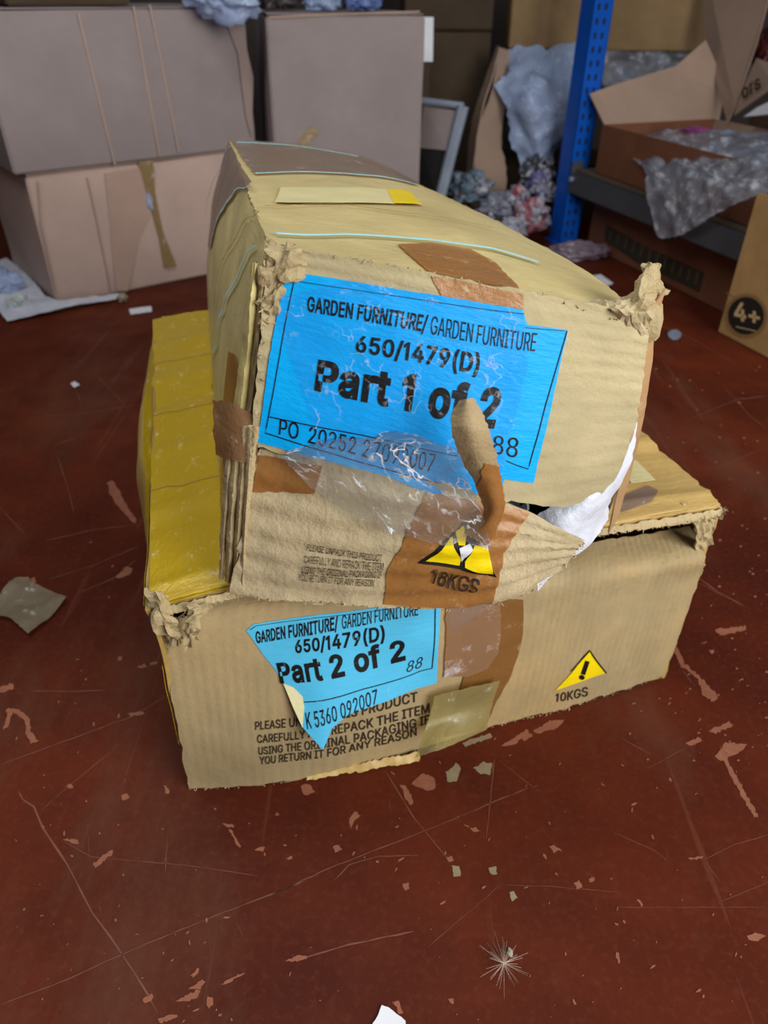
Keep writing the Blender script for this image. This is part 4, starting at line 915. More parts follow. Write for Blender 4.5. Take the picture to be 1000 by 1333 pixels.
# ------------------------------------------------------------------ cartons behind on the left
LBX = np.array([-1.315, 2.874, 0]); yawL = math.atan2(.40, .52)
c1 = carton('storage_carton', tuple(LBX), yawL, .98, .62, .475, CB_BG_LIT, 'pinkish brown carton on the floor carrying another carton', seed=3)
S1 = face_surf(c1, .98, .62, .475)
for pts in (((48, 235), (52, 290), (72, 380)), ((112, 230), (125, 290), (143, 378))):
    strip('crease', S1, pts, .005, CB_BG2, c1, .014)
sheet('packing_tape', S1, [(178, 210), (197, 208), (200, 250), (210, 300), (228, 345), (212, 348), (205, 310), (192, 262)], film('tape_olive', lin(150, 126, 84), .8, .3, 30, .3, .1), c1, .02, .016, .0006)
o = crumple('loose_tape', tuple(at_pl(194, 262, LBX-np.array([0, .02, 0]), (.61, -.79, 0))), (.012, .008, .035), 4, FILM_W, None, None, sub=3, parent=c1)
o.matrix_parent_inverse = c1.matrix_world.inverted()
sheet('shadow_flap', S1, [(135, 225), (200, 215), (200, 270), (180, 310), (165, 378), (150, 378)], cardboard('board_shade', lin(182, 153, 138), 'U', .1, .1, wr=.1, var=.35), c1, .03, .012, .001)  # shading on the carton face, painted as a slightly darker patch
c2 = carton('storage_carton', tuple(LBX+np.array([-.02, -.035, .488])), yawL+.01, .985, .66, .485, CB_BG, 'large pinkish brown carton on top of the left stack', seed=5)
S2 = face_surf(c2, .985, .66, .485)
for pts in (((100, 17), (125, 120), (148, 214)), ((172, 8), (188, 100), (206, 202)), ((193, 6), (210, 90), (231, 197))):
    strip('crease', S2, pts, .006, plain('crease_light', lin(176, 150, 136), .6), c2, .013)
sheet('paper_scuff', S2, [(292, 28), (310, 24), (328, 100), (326, 180), (318, 150), (308, 70)], plain('scuff', lin(150, 130, 124), .7), c2, .02, .012, .0006)
# on top of the stacks
zc2 = .488+.485+.012
pt = LBX+np.array([.04, .10, zc2])
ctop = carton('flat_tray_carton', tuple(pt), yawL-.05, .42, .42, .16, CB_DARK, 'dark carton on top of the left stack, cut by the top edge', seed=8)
mk = lambda px, py, y, *a, **k: crumple(a[0], tuple(at_y(px, py, y)), *a[1:], **k)
mk(292, -8, 3.28, 'plastic_bag', (.13, .10, .085), 11, FILM_W, 'white plastic bag lying on the corner of the left carton stack', 'plastic bag')
# middle carton
MC = at_y(345, 15, 3.32); MC[2] = 0
c3 = carton('storage_carton', tuple(MC), R(13), .62, .55, .955, CB_BG, 'tall pinkish brown carton standing between left stack and rack', seed=12)
S3 = face_surf(c3, .62, .55, .955)
sheet('packing_tape', S3, [(405, 162), (416, 173), (398, 190), (386, 187)], film('tape_olive2', lin(158, 134, 92), .8, .3, 30, .3, .1), c3, .02, .010, .0006)
strip('crease', S3, ((350, 22), (450, 18), (546, 15)), .006, CB_BG2, c3, .008)
top3 = .955+.012
for i, (px, r, m, lb_) in enumerate(((420, (.08, .07, .05), 'FILM', 'grey crumpled plastic bag lying on the tall middle carton'), (472, (.07, .07, .045), 'BLUEBAG', 'small bluish plastic bag lying on the tall middle carton'), (362, (.075, .07, .05), 'DARK', 'dark plastic sack on the tall middle carton, beside the grey bag'))):
    p = at_y(px, 4, 3.62); p[2] = top3+r[2]*.75
    crumple('plastic_bag', tuple(p), r, 30+i, {'FILM': FILM_W, 'BLUEBAG': plain('bag_blue', lin(96, 116, 170), .3, bump=.3), 'DARK': plain('bag_dark', lin(58, 50, 50), .4, bump=.3)}[m], lb_, 'plastic bag', 'plastic bags on the middle carton', flat=-r[2]*.72)
# silver edged board leaning in the gap
sf = thing('framed_board', tuple(at_z(575, 330, 0)*np.array([1, 1, 0])), 'leaning brown board with silver edge frame beside the tall carton', 'board')
yb = 3.55
a, b, cc = at_y(549, 131, yb+.1), at_y(603, 138, yb), at_y(572, 262, yb); d0 = at_y(543, 262, yb+.1)
low = lambda p: np.array([p[0], p[1]-.06, .004])
tube('frame_rail', [a, (a+b)/2, b], .014, GALV, sf, 8)
tube('frame_rail', [b, cc, cc+(cc-b)*.62], .026, GALV, sf, 8)
plate('panel', [a+np.array([.01, .01, -.02]), d0*.45+a*.55, cc*.45+b*.55+np.array([-.02, .0, 0]), b+np.array([-.03, .01, -.02])], .012, CB_BG, sf)
plate('panel', [d0*.45+a*.55, d0, cc, cc*.45+b*.55], .006, plain('panel_black', lin(28, 24, 26), .6), sf)
# dim cartons further back
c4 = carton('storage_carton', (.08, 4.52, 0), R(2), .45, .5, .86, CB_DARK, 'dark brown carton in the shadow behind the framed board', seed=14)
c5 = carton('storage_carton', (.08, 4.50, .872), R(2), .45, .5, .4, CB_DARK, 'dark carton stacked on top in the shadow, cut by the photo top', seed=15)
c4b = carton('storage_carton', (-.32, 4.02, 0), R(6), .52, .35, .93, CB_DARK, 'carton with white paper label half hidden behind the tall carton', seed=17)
S4b = face_surf(c4b, .52, .35, .93)
sheet('paper_label', S4b, [(549, 22), (564, 22), (563, 80), (549, 80)], PAPER, c4b, .03, .012, .0008)
# ------------------------------------------------------------------ rack on the right
RD = np.array([.349, -.937, 0]); RW = np.array([.937, .349, 0]); RO = np.array([.894, 3.807, 0])
def RP(px, py, inset=0.0): return at_pl(px, py, RO+RW*inset, RW)
def rack_upright(o, label):
    t = thing('rack_upright', tuple(o), label, 'rack post', 'blue rack uprights')
    w, d, th = .10, .10, .006
    o = np.asarray(o, float)
    # open C section: web faces the bay end, flanges front and back, returns
    obox('web', o, RW*d, RD*-th, (0, 0, 2.2), BLUEM, t, .001)
    obox('flange', o-RD*.0, RW*th, RD*-w, (0, 0, 2.2), BLUEM, t, .001)
    obox('flange', o+RW*(d-th), RW*th, RD*-w, (0, 0, 2.2), BLUEM, t, .001)
    obox('base_plate', o-RW*.02-RD*(w+.02), RW*(d+.04), RD*(w+.04), (0, 0, .008), BLUEM, t, .001)
    V = []; F = []
    for i in range(40):
        for s in (.028, .064):
            c = o + RW*s + RD*.0008 + np.array([0, 0, .05+i*.052]); k = len(V)
            V += [c+RW*dx+np.array([0, 0, dz]) for dx, dz in ((-.007, -.012), (.007, -.012), (.007, .012), (-.007, .012))]; F.append((k, k+1, k+2, k+3))
    link('slots', mesh('slots', V, F), HOLE, t, smooth=False, kind='stuff')
    return t
P0 = RO - RW*.03
rack_upright(P0, 'blue steel rack upright standing on the floor in the aisle')
rack_upright(P0+RD*2.0, 'blue steel rack upright at the near end')
for p, l in ((P0+RW*1.3, 'blue steel rack upright at the back of the bay'),): rack_upright(p, l)
for ins, lab in ((0.0, 'grey steel shelf beam bolted to the front blue upright'), (1.28, 'grey steel shelf beam at the back of the rack bay')):
    t = thing('shelf_beam', tuple(P0+RW*ins+np.array([0, 0, .245])), lab, 'shelf beam')
    o = P0+RW*(ins+.005)+RD*.002+np.array([0, 0, .245])
    obox('beam', o, RD*1.9, RW*.045, (0, 0, .095), STEEL, t, .006)
    obox('end_bracket', o-RW*.002+RD*.0, RD*.012, RW*.06, (0, 0, .14), STEEL, t, .001)
    b0 = o+RD*.02-RW*.0+np.array([0, 0, .065]); tube('bolt', [b0-RW*.014, b0+RW*.01], .012, GALV, t, 6)
dk = obox('shelf_deck', P0+RW*.02+RD*.02+np.array([0, 0, .341]), RD*1.85, RW*1.28, (0, 0, .012), DECK)
tag(dk, 'thin board shelf resting on the grey beams', 'shelf')
# open carton on the shelf
ZS = .3545
oc = thing('open_carton', tuple(RO+RW*.03+RD*.12+np.array([0, 0, ZS])), 'open reddish carton with raised flaps on the rack shelf', 'carton')
oo = RO+RW*.02+RD*.13+np.array([0, 0, ZS]); ow, od, oh, th = 1.15, .62, .20, .006
obox('front_panel', oo, RD*ow, RW*th, (0, 0, oh), CB_RED, oc, .001)
obox('back_panel', oo+RW*(od-th), RD*ow, RW*th, (0, 0, oh), CB_BG2, oc, .001)
obox('end_panel', oo+RW*th, RD*th, RW*(od-2*th), (0, 0, oh), CB_RED, oc, .001)
obox('end_panel', oo+RW*th+RD*(ow-th), RD*th, RW*(od-2*th), (0, 0, oh), CB_RED, oc, .001)
obox('bottom_panel', oo, RD*ow, RW*od, (0, 0, .005), CB_RED, oc, .001)
h0 = oo+np.array([0, 0, oh]); h1 = h0+RW*od
# end flap standing up, back flap upright with a bent tip
fa = [h0+RW*.01, at_pl(936, 160, h0, -RD), at_pl(945, 110, h0-RD*.05, -RD), at_pl(919, 52, h0-RD*.12, -RD), at_pl(880, 86, h0-RD*.12, -RD), at_pl(800, 110, h0-RD*.11, -RD), at_pl(768, 122, h0-RD*.10, -RD)]
plate('flap', fa, .006, CB_BG2, oc)
nb = RW
pb = lambda px, py, ins: at_pl(px, py, oo+RW*ins, RW)
plate('flap', [pb(948, 160, .60), pb(958, 140, .60), pb(985, 60, .63), pb(1002, 0, .66), pb(1004, -20, .66), pb(925, -20, .66), pb(916, 20, .66), pb(920, 55, .65), pb(935, 110, .62)][::-1], .006, CB_BG2, oc)
# second open carton further along, with a printed flap
oc2 = thing('printed_carton', tuple(RO+RW*.75+RD*.55+np.array([0, 0, ZS])), 'brown carton flap with dark print at the right edge of the shelf', 'carton')
o2 = RO+RW*.68+RD*.30+np.array([0, 0, ZS])
obox('body', o2, RD*.6, RW*.12, (0, 0, .24), CB_DARK, oc2, .003)
f2 = [pb(957, 150, .58), pb(1010, 112, .58), pb(1010, 84, .62), pb(986, 76, .64), pb(967, 119, .61)]
plate('flap', f2[::-1], .005, CB_BG2, oc2)
Sf2 = Surf([[pb(957, 148, .575), pb(1010, 112, .575)], [pb(967, 100, .575), pb(1010, 70, .575)]])
letters('printed_text', Sf2, 'ors', [(966, 116), (990, 100), (992, 114), (968, 130)], INK_B, oc2, .004, .02)
wp = plate('paper_sheet', [pb(968, 152, .50), pb(1006, 148, .48), pb(1006, 130, .52), pb(985, 140, .53)], .004, PAPER)
tag(wp, 'white paper sheet in the carton at the right photo edge', 'paper')
crumple('wrapper', tuple(pb(1002, 62, .80)), (.07, .07, .09), 88, plain('wrapper_maroon', lin(84, 34, 36), .4, bump=.3), 'dark red wrapper among the rack stock at the right photo edge', 'wrapper')
# bubble wrap: pile in the carton and corner hanging over the beam
Z4 = Zm(720, 0, .36)
pR = lambda px, py, ins: at_pl(px, py, RO+RW*ins, RW)
SB = Surf([[pR(835, 318, -.06), pR(880, 322, -.06), pR(930, 300, -.07), pR(1010, 270, -.08)],
           [pR(838, 245, -.05), pR(885, 250, -.06), pR(940, 245, -.06), pR(1010, 245, -.05)],
           [pR(825, 205, .02), pR(880, 210, .01), pR(940, 212, .0), pR(1010, 215, .0)],
           [pR(818, 185, .12), pR(880, 185, .12), pR(940, 186, .12), pR(1010, 186, .12)],
           [pR(812, 170, .30), pR(880, 168, .32), pR(940, 170, .32), pR(1010, 172, .32)]], .016, 13, 81)
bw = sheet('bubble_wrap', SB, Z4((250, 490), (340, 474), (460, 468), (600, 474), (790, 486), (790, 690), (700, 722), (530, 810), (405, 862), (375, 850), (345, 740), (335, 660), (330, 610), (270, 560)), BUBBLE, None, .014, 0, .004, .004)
tag(bw, 'clear bubble wrap spilling from the open carton over the beam', 'bubble wrap')
SB2 = Surf([[pR(840, 205, .10), pR(900, 205, .08), pR(1010, 212, .06)], [pR(830, 186, .22), pR(900, 184, .2), pR(1010, 186, .18)], [pR(818, 172, .34), pR(900, 168, .36), pR(1010, 176, .34)]], .012, 12, 84)
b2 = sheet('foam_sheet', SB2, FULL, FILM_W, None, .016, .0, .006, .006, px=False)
tag(b2, 'milky white plastic sheeting under the bubble wrap', 'plastic sheet')
mg = crumple('plastic_bag', tuple(pR(905, 176, .30)), (.05, .10, .03), 90, plain('bag_magenta', lin(140, 60, 120), .35), 'magenta plastic bag peeking out behind the bubble wrap', 'plastic bag', rot=.35)
# carton on the floor under the shelf with a dark printed band
uc = thing('under_shelf_carton', tuple(RO+RW*.10+RD*.10), 'reddish brown carton with dark printed band under the shelf', 'carton')
uo = RO+RW*.09+RD*.06
obox('body', uo, RD*1.02, RW*.5, (0, 0, .225), CB_RED, uc, .006)
SU = Surf([[uo-RW*.001+RD*1.02*a+np.array([0, 0, .225*b]) for a in (0, .5, 1)] for b in (0, .5, 1)][::1])
sheet('printed_band', SU, Z4((195, 812), (330, 890), (548, 985), (530, 1055), (300, 945), (188, 868)), plain('band_dark', lin(52, 48, 36), .7), uc, .03, .002, .0005)
for k in range(12):
    f = k/11.; x0, y0, x1, y1 = 212+f*315, 833+f*152, 204+f*312, 868+f*160
    strip('printed_stroke', SU, Z4((x0, y0), (x1, y1)), .008, plain('band_light', lin(110, 86, 60), .7), uc, .0035)
# kraft carton with age logo
kc_o = at_z(934, 432, 0); kz = at_pl(990, 255, kc_o, RW)[2]
kc = thing('kraft_carton', tuple(kc_o), 'thin upright kraft carton with round black 4+ logo at the right edge', 'carton')
obox('body', kc_o, RD*.55, RW*.036, (0, 0, kz), CB_KRAFT, kc, .004)
obox('end_flap', kc_o+RW*.004+np.array([0, 0, kz]), RD*.55, RW*.028, (0, 0, .003), CB_KRAFT, kc, .001)
SK = Surf([[kc_o-RW*.0005+RD*.55*a+np.array([0, 0, kz*b]) for a in (0, .5, 1)] for b in (0, .5, 1)])
ell = lambda cx, cy, rx, ry, n=28: [(cx+rx*math.cos(2*math.pi*i/n), cy+ry*math.sin(2*math.pi*i/n)) for i in range(n)]
lg = sheet('logo_ring', SK, ell(972, 411, 28, 29), plain('ring_brown', lin(150, 116, 70), .7), kc, .012, .0015, .0004)
sheet('logo_disc', SK, ell(972, 411, 23.5, 24.5), plain('logo_black', lin(30, 28, 26), .6), lg, .012, .0024, .0004)
letters('logo_text', SK, '4+', [(957, 391), (991, 401), (990, 423), (957, 416)], plain('logo_cream', lin(214, 186, 136), .6), lg, .0036, .02)
strip('logo_line', SK, [(959, 425), (985, 431)], .003, MATS['logo_cream'], lg, .0034)
strip('crease', SK, [(946, 381), (968, 392), (1000, 408)], .003, plain('ring_brown', lin(150, 116, 70)), kc, .0012)
# large carton above, behind the post, with the bags it stands on
c6 = carton('storage_carton', (.60, 4.36, .80), R(-4), 1.0, .45, .45, cardboard('board_shelf', lin(150, 122, 84), 'U', .1, .3, wr=.15), 'tan carton high in the rack behind the blue upright', seed=19)
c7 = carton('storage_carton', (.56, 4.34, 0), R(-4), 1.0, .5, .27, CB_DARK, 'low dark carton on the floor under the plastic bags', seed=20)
mk2 = lambda name, px, py, y, r, s, m, lb_, cat, **k: crumple(name, tuple(at_y(px, py, y)), r, s, m, lb_, cat, **k)
SBG = Surf([[at_y(672, 222, 4.10), at_y(700, 228, 4.05), at_y(738, 200, 4.15)], [at_y(655, 165, 4.12), at_y(700, 170, 4.02), at_y(752, 160, 4.15)], [at_y(645, 110, 4.15), at_y(700, 115, 4.08), at_y(760, 110, 4.2)], [at_y(662, 62, 4.34), at_y(710, 62, 4.30), at_y(765, 60, 4.34)]], .05, 7, 91)
bg1 = sheet('plastic_sack', SBG, [(.15, 0), (.45, -.04), (.75, .05), (1, .3), (1, 1), (0, 1), (.12, .8), (-.02, .66), (.1, .5), (.05, .25)], FILM_W, None, .022, 0, .012, .01, px=False)
tag(bg1, 'big milky plastic sack hanging under the tan rack carton', 'plastic sack')
crumple('plastic_sack', (.84, 4.52, .53), (.22, .14, .22), 33, plain('sack_fill', lin(120, 124, 140), .35, bump=.3), 'grey stuffed plastic sack beneath the tan rack carton', 'plastic sack', amp=.25)
SBH = Surf([[at_y(785, 112, 4.25), at_y(840, 108, 4.2), at_y(915, 100, 4.2)], [at_y(785, 62, 4.36), at_y(840, 60, 4.36), at_y(915, 56, 4.36)]], .03, 8, 93)
tag(sheet('bubble_wrap', SBH, FULL, BUBBLE, None, .02, 0, .008, .006, px=False), 'bubble wrap tucked under the tan carton right of the upright', 'bubble wrap')
crumple('plastic_sack', (1.40, 4.55, .60), (.24, .14, .17), 37, plain('sack_fill2', lin(96, 104, 122), .3, bump=.3), 'dark grey stuffed sack behind the open carton on the rack', 'plastic sack', amp=.25)
# leaning folded board
yl = 4.12
lbd = thing('leaning_board', tuple(at_y(635, 225, yl)*np.array([1, 1, 0])), 'folded brown cardboard sheet standing on end left of the plastic sack', 'cardboard')
A = [at_y(652, 62, yl+.15), at_y(640, 120, yl+.06), at_y(624, 170, yl), at_y(619, 212, yl)]; B = [at_y(664, 66, yl+.2), at_y(662, 120, yl+.12), at_y(652, 180, yl+.08), at_y(660, 226, yl+.06)]
foot = lambda p: np.array([p[0], p[1]+.02, .0])
SLB = Surf([[foot(A[3]), foot(B[3])], [A[3], B[3]], [A[2], B[2]], [A[1], B[1]], [A[0], B[0]]], .006, 9, 95)
sheet('board_sheet', SLB, FULL, CB_BG2, lbd, .03, 0, .006, .004, px=False)
SLB2 = Surf([[foot(A[3]), foot(A[3])+np.array([-.03, .12, 0])], [A[2], A[2]+np.array([-.02, .14, 0])], [A[0], A[0]+np.array([0, .12, 0])]], .004, 9, 96)
sheet('folded_edge', SLB2, FULL, CB_BG2, lbd, .03, 0, .006, .004, px=False)
# litter heap at the foot of the rack
def motley(name, col):
    """printed plastic: patches of colour, white and dark"""
    t = NT(name); v = t.coords(False)
    c = t.mix(t.ramp(t.noise(v, 14, 3), .45, .52), tuple(x*.7 for x in col[:3])+(1,), lin(150, 152, 166))
    c = t.mix(t.ramp(t.noise(v, 22, 2), .58, .62), c, tuple(x*.25 for x in col[:3])+(1,))
    t.link(c, t.b.inputs['Base Color']); t.b.inputs['Roughness'].default_value = .3
    t.bump(t.noise(v, 60, 5), .5, .004); return t.m
heap = [(612, 246, 3.95, (.12, .11, .09), 'bag_teal', (112, 140, 160), 'pale teal crumpled bag in the litter heap beside the framed board'),
        (650, 268, 3.85, (.11, .10, .08), 'bag_grey', (128, 132, 150), 'grey crumpled bag in the middle of the litter heap'),
        (690, 282, 3.78, (.10, .09, .10), 'bag_red', (178, 110, 122), 'crumpled red and white wrapper in the litter heap beside the upright'),
        (672, 262, 3.92, (.07, .07, .08), 'bag_redder', (170, 74, 86), 'small red crumpled wrapper in the litter heap'),
        (704, 240, 3.98, (.07, .06, .07), 'bag_violet', (112, 106, 168), 'violet wrapper on the top of the litter heap'),
        (716, 252, 4.0, (.05, .05, .05), 'bag_olive', (150, 142, 84), 'small olive wrapper against the blue upright'),
        (668, 296, 3.72, (.08, .07, .06), 'bag_pale', (196, 196, 212), 'white crumpled paper at the front of the litter heap'),
        (700, 222, 4.06, (.10, .08, .09), 'bag_slate', (74, 76, 88), 'slate grey sack under the milky plastic sack')]
for i, (px, py, y, r, mn, colr, lb_) in enumerate(heap):
    p = at_y(px, py, y); p[2] = max(p[2], r[2]*.62)
    crumple('wrapper' if i in (2, 3, 4, 5) else 'plastic_bag', tuple(p), tuple(q*.85 for q in r), 50+i, motley(mn, lin(*colr)), lb_, 'wrapper' if i in (2, 3, 4, 5) else 'plastic bag', 'litter heap by the rack', flat=-r[2]*.62)
p = at_z(752, 336, 0); crumple('plastic_bag', (p[0], p[1], .03), (.13, .06, .045), 66, plain('bag_dusk', lin(120, 104, 118), .3, bump=.4), 'dusty crumpled plastic lying at the foot of the blue upright', 'plastic bag', flat=-.03)
p = at_z(735, 336, 0)
def litter(name, pts, z, mat, label, cat, amp=.003, thick=.001, res=.012, sc=20, seed=0):
    xs = [p[0] for p in pts]; ys = [p[1] for p in pts]
    w = [at_z(*p, z) for p in pts]
    lo = np.min(w, axis=0); hi = np.max(w, axis=0)
    S = Surf([[(lo[0], lo[1], z), (hi[0], lo[1], z)], [(lo[0], hi[1], z), (hi[0], hi[1], z)]], amp, sc, seed)
    uv = [((p[0]-lo[0])/(hi[0]-lo[0]), (p[1]-lo[1])/(hi[1]-lo[1])) for p in w]
    return tag(sheet(name, S, uv, mat, None, res, amp*1.2+thick, thick, .001, px=False), label, cat)
litter('paper_scrap', [(772, 360), (782, 359), (798, 370), (790, 374), (780, 371)], .001, PAPER, 'white paper scrap on the floor behind the torn carton corner', 'paper scrap', .004)
# left floor: paper and bag
litter('paper_bag', [(-20, 350), (10, 340), (25, 352), (45, 372), (60, 390), (76, 399), (155, 384), (158, 390), (80, 408), (10, 421), (0, 410), (-20, 400)], .002, plain('paper_bluish', (.62, .64, .74, 1), .5, var=.3, scale=18, bump=.5), 'white paper and plastic spread under the corner of the left carton', 'paper', .012, .002, .02, 9, 5)
p = at_z(2, 384, 0); crumple('plastic_bag', (p[0], p[1], .04), (.09, .07, .06), 71, FILM_W, 'white plastic bag crumpled on the floor at the left photo edge', 'plastic bag', flat=-.036)
p = at_z(26, 404, 0); crumple('paper_ball', (p[0], p[1], .03), (.04, .035, .035), 72, plain('paper_green', (.5, .56, .56, 1), .5, var=.4, scale=30), 'small crumpled paper on the spread sheet by the left carton', 'paper', flat=-.026)
litter('tape_scrap', [(168, 403), (197, 399), (198, 406), (170, 410)], .001, PAPER, 'short white strip lying on the floor near the left carton', 'scrap', .001)
p = at_z(160, 392, 0); crumple('paper_ball', (p[0], p[1], .015), (.02, .02, .018), 73, plain('wad_beige', lin(150, 142, 120), .7), 'tiny beige wad beside the left carton', 'scrap', flat=-.013, sub=3)
litter('plastic_wrapper', [(0, 780), (8, 770), (22, 757), (38, 755), (44, 762), (88, 782), (66, 806), (38, 830), (26, 818), (14, 808), (0, 806), (-12, 795)], .002, film('film_dull', lin(150, 138, 116), .42, .15, 30, .9, .4), 'clear crumpled plastic wrapper on the floor left of the cartons', 'plastic wrapper', .007, .0008, .008, 16, 9)
cd_ = litter('card_scrap', [(497, 1309), (506, 1312), (528, 1330), (530, 1345), (480, 1345), (489, 1328)], .001, PAPER, 'small white card scrap at the bottom photo edge', 'card', .0006, .0012, .006)
litter('bottle_cap', ell(878, 437, 9, 6, 14), .001, GALV, 'flattened metal cap on the floor right of the cartons', 'cap', .002, .003, .008, 30)
litter('crumb', [(92, 500), (98, 497), (104, 502), (97, 506)], .001, PAPER, 'white crumb on the dark floor left of the cartons', 'crumb', .001, .002, .006)
# dandelion-like seed tuft
sd = thing('seed_tuft', tuple(at_z(656, 1254, 0)), 'fine white feathery seed tuft on the floor in front', 'seed tuft')
c0 = at_z(656, 1254, .012); V = []; F = []; rnd = random.Random(4)
for k in range(46):
    a = rnd.uniform(0, 2*math.pi); L = rnd.uniform(.014, .036); e = c0+np.array([math.cos(a)*L, math.sin(a)*L*1.1, rnd.uniform(-.010, .012)])
    n = np.array([-math.sin(a), math.cos(a), 0])*.00022; i = len(V)
    V += [c0+n, c0-n, e-n*.5, e+n*.5, c0+np.array([0, 0, .0004]), e+np.array([0, 0, .0003])]; F += [(i, i+1, i+2, i+3), (i, i+4, i+5, i+3), (i+1, i+4, i+5, i+2)]
link('hairs', mesh('hairs', V, F), plain('seed_hair', lin(206, 186, 168), .6), sd, smooth=False)
p = at_z(664, 1240, .004); crumple('seed_head', tuple(p-np.array(sd.location)), (.004, .006, .003), 5, plain('seed_body', lin(150, 150, 128), .7), None, None, sub=2, parent=sd)
sd.children[-1].matrix_parent_inverse = Matrix.Identity(4)

# ------------------------------------------------------------------ wear on the floor: chips and scratches
CHIP = plain('bare_patch', lin(140, 84, 60), .75, var=.35, scale=60)
SCR = plain('scratch_line', lin(112, 66, 50), .7, var=.3, scale=40)
GREYP = plain('grey_patch', lin(138, 122, 92), .75, var=.3, scale=50)
def on_floor(pts, z): return [at_z(*p, z) for p in pts]
cv, cf = [], []
def blob(pts, z=.0007):
    k = len(cv); w = on_floor(pts, z); cv.extend(w)
    n_ = len(w); vs, _, fs, *_ = delaunay_2d_cdt([Vector((p[0]*100, p[1]*100)) for p in w], [(i, (i+1) % n_) for i in range(n_)], [], 1, 1e-5)
    del cv[k:]; cv.extend([np.array([v[0]/100, v[1]/100, z]) for v in vs]); cf.extend([tuple(k+i for i in t) for t in fs])
def jit(pts, j, seed):
    rnd = random.Random(seed); out = []
    for i in range(len(pts)):
        a, b = pts[i], pts[(i+1) % len(pts)]; n = max(2, int(math.dist(a, b)/3))
        out += [(a[0]+(b[0]-a[0])*k/n+rnd.uniform(-j, j), a[1]+(b[1]-a[1])*k/n+rnd.uniform(-j, j)) for k in range(n)]
    return out
ZA, ZB = Zm(0, 860, .4), Zm(350, 960, .65)
chips = [ZA((20, 155), (60, 158), (95, 185), (100, 230), (124, 262), (100, 268), (84, 235), (80, 195), (40, 165), (24, 215), (5, 225), (22, 190)), ZA((0, 85), (40, 75), (45, 90), (10, 105), (0, 105)),
         ZA((300, 665), (350, 620), (370, 618), (365, 632), (310, 672)), ZA((205, 580), (250, 582), (256, 594), (240, 598)), ZA((396, 440), (415, 432), (420, 448), (402, 458)), ZA((530, 405), (540, 402), (552, 432), (542, 434)),
         ZA((215, 405), (235, 400), (240, 412), (222, 416)), ZA((745, 550), (758, 556), (785, 605), (778, 610)), ZA((830, 612), (862, 606), (858, 620), (836, 620)), ZA((930, 645), (948, 635), (950, 645), (938, 650)),
         ZA((465, 1100), (490, 1085), (502, 1090), (485, 1112), (470, 1114)), ZA((570, 1108), (640, 1072), (655, 1078), (640, 1098), (590, 1112)), ZA((610, 1072), (660, 1035), (670, 1045), (650, 1068)), ZA((720, 1052), (795, 1012), (790, 1022), (728, 1056)),
         ZA((925, 978), (970, 960), (1000, 962), (1000, 972), (950, 980)), ZA((672, 1095), (690, 1100), (692, 1118), (680, 1134), (670, 1115)), ZA((514, 1165), (575, 1148), (578, 1162), (520, 1180)), ZA((618, 1025), (645, 1000), (648, 1008), (630, 1030)),
         ZA((418, 172), (465, 165), (470, 175), (425, 180)), ZA((445, 18), (470, 10), (480, 22), (455, 26)), ZA((485, 5), (510, 0), (512, 10), (490, 16)), ZA((725, 528), (762, 535), (760, 545), (735, 540)), ZA((898, 492), (910, 498), (905, 506), (894, 502)),
         ZB((284, 92), (310, 72), (330, 80), (335, 102), (318, 108), (300, 100)), ZB((262, 92), (276, 96), (290, 130), (284, 138), (272, 118)), ZB((65, 95), (82, 92), (92, 108), (78, 116), (66, 110)), ZB((160, 168), (172, 146), (182, 158), (168, 170), (166, 182)),
         ZB((895, 40), (915, 8), (930, 18), (955, 12), (940, 30), (918, 34), (922, 52), (950, 100), (980, 158), (972, 160), (938, 100), (912, 50)), ZB((836, 12), (860, 0), (870, 4), (845, 18)), ZB((32, 448), (60, 436), (85, 440), (60, 446)),
         ZB((560, 218), (572, 216), (586, 226), (570, 230)), ZB((404, 182), (415, 180), (426, 188), (414, 190)), ZB((612, 292), (622, 284), (628, 302), (618, 304)), ZB((640, 284), (650, 278), (652, 286), (642, 290)), ZB((268, 292), (278, 290), (282, 304), (272, 306)),
         ZB((736, 324), (742, 322), (750, 336), (745, 340)), ZB((958, 395), (975, 390), (995, 396), (980, 408), (962, 404)), ZB((695, 430), (700, 430), (704, 452), (698, 452)), ZB((250, 530), (260, 528), (270, 552), (262, 554)), ZB((360, 524), (370, 522), (372, 532), (364, 532)), ZB((128, 218), (140, 215), (146, 224), (134, 230)), ZB((356, 240), (366, 236), (370, 246), (360, 250)), ZB((840, 242), (872, 238), (866, 243), (842, 246)),
         Z1((745, 612), (775, 640), (800, 690), (850, 735), (900, 790), (885, 805), (850, 780), (838, 735), (790, 700)), Z1((870, 890), (930, 862), (940, 875), (890, 898)), Z1((890, 590), (978, 578), (980, 590), (905, 608)), Z1((868, 650), (885, 648), (888, 660), (874, 662)), Z1((888, 965), (930, 925), (985, 930), (950, 960), (905, 978)),
         Z1((350, 890), (400, 860), (440, 858), (425, 880), (370, 898)), Z1((255, 935), (300, 905), (330, 895), (300, 930)), Z1((310, 900), (330, 885), (350, 905), (320, 918)),
         Lz((385, 690), (405, 680), (440, 735), (470, 790), (495, 830), (485, 840), (440, 790), (405, 745)), Lz((415, 1030), (455, 995), (480, 1000), (470, 1015), (430, 1038)), Lz((108, 1035), (122, 1030), (130, 1050), (115, 1054)), Lz((425, 1320), (440, 1318), (440, 1330), (428, 1330))]
for i, p in enumerate(chips): blob(jit(p, 1.3, i), .0006+i*2e-6)
rnd = random.Random(12)
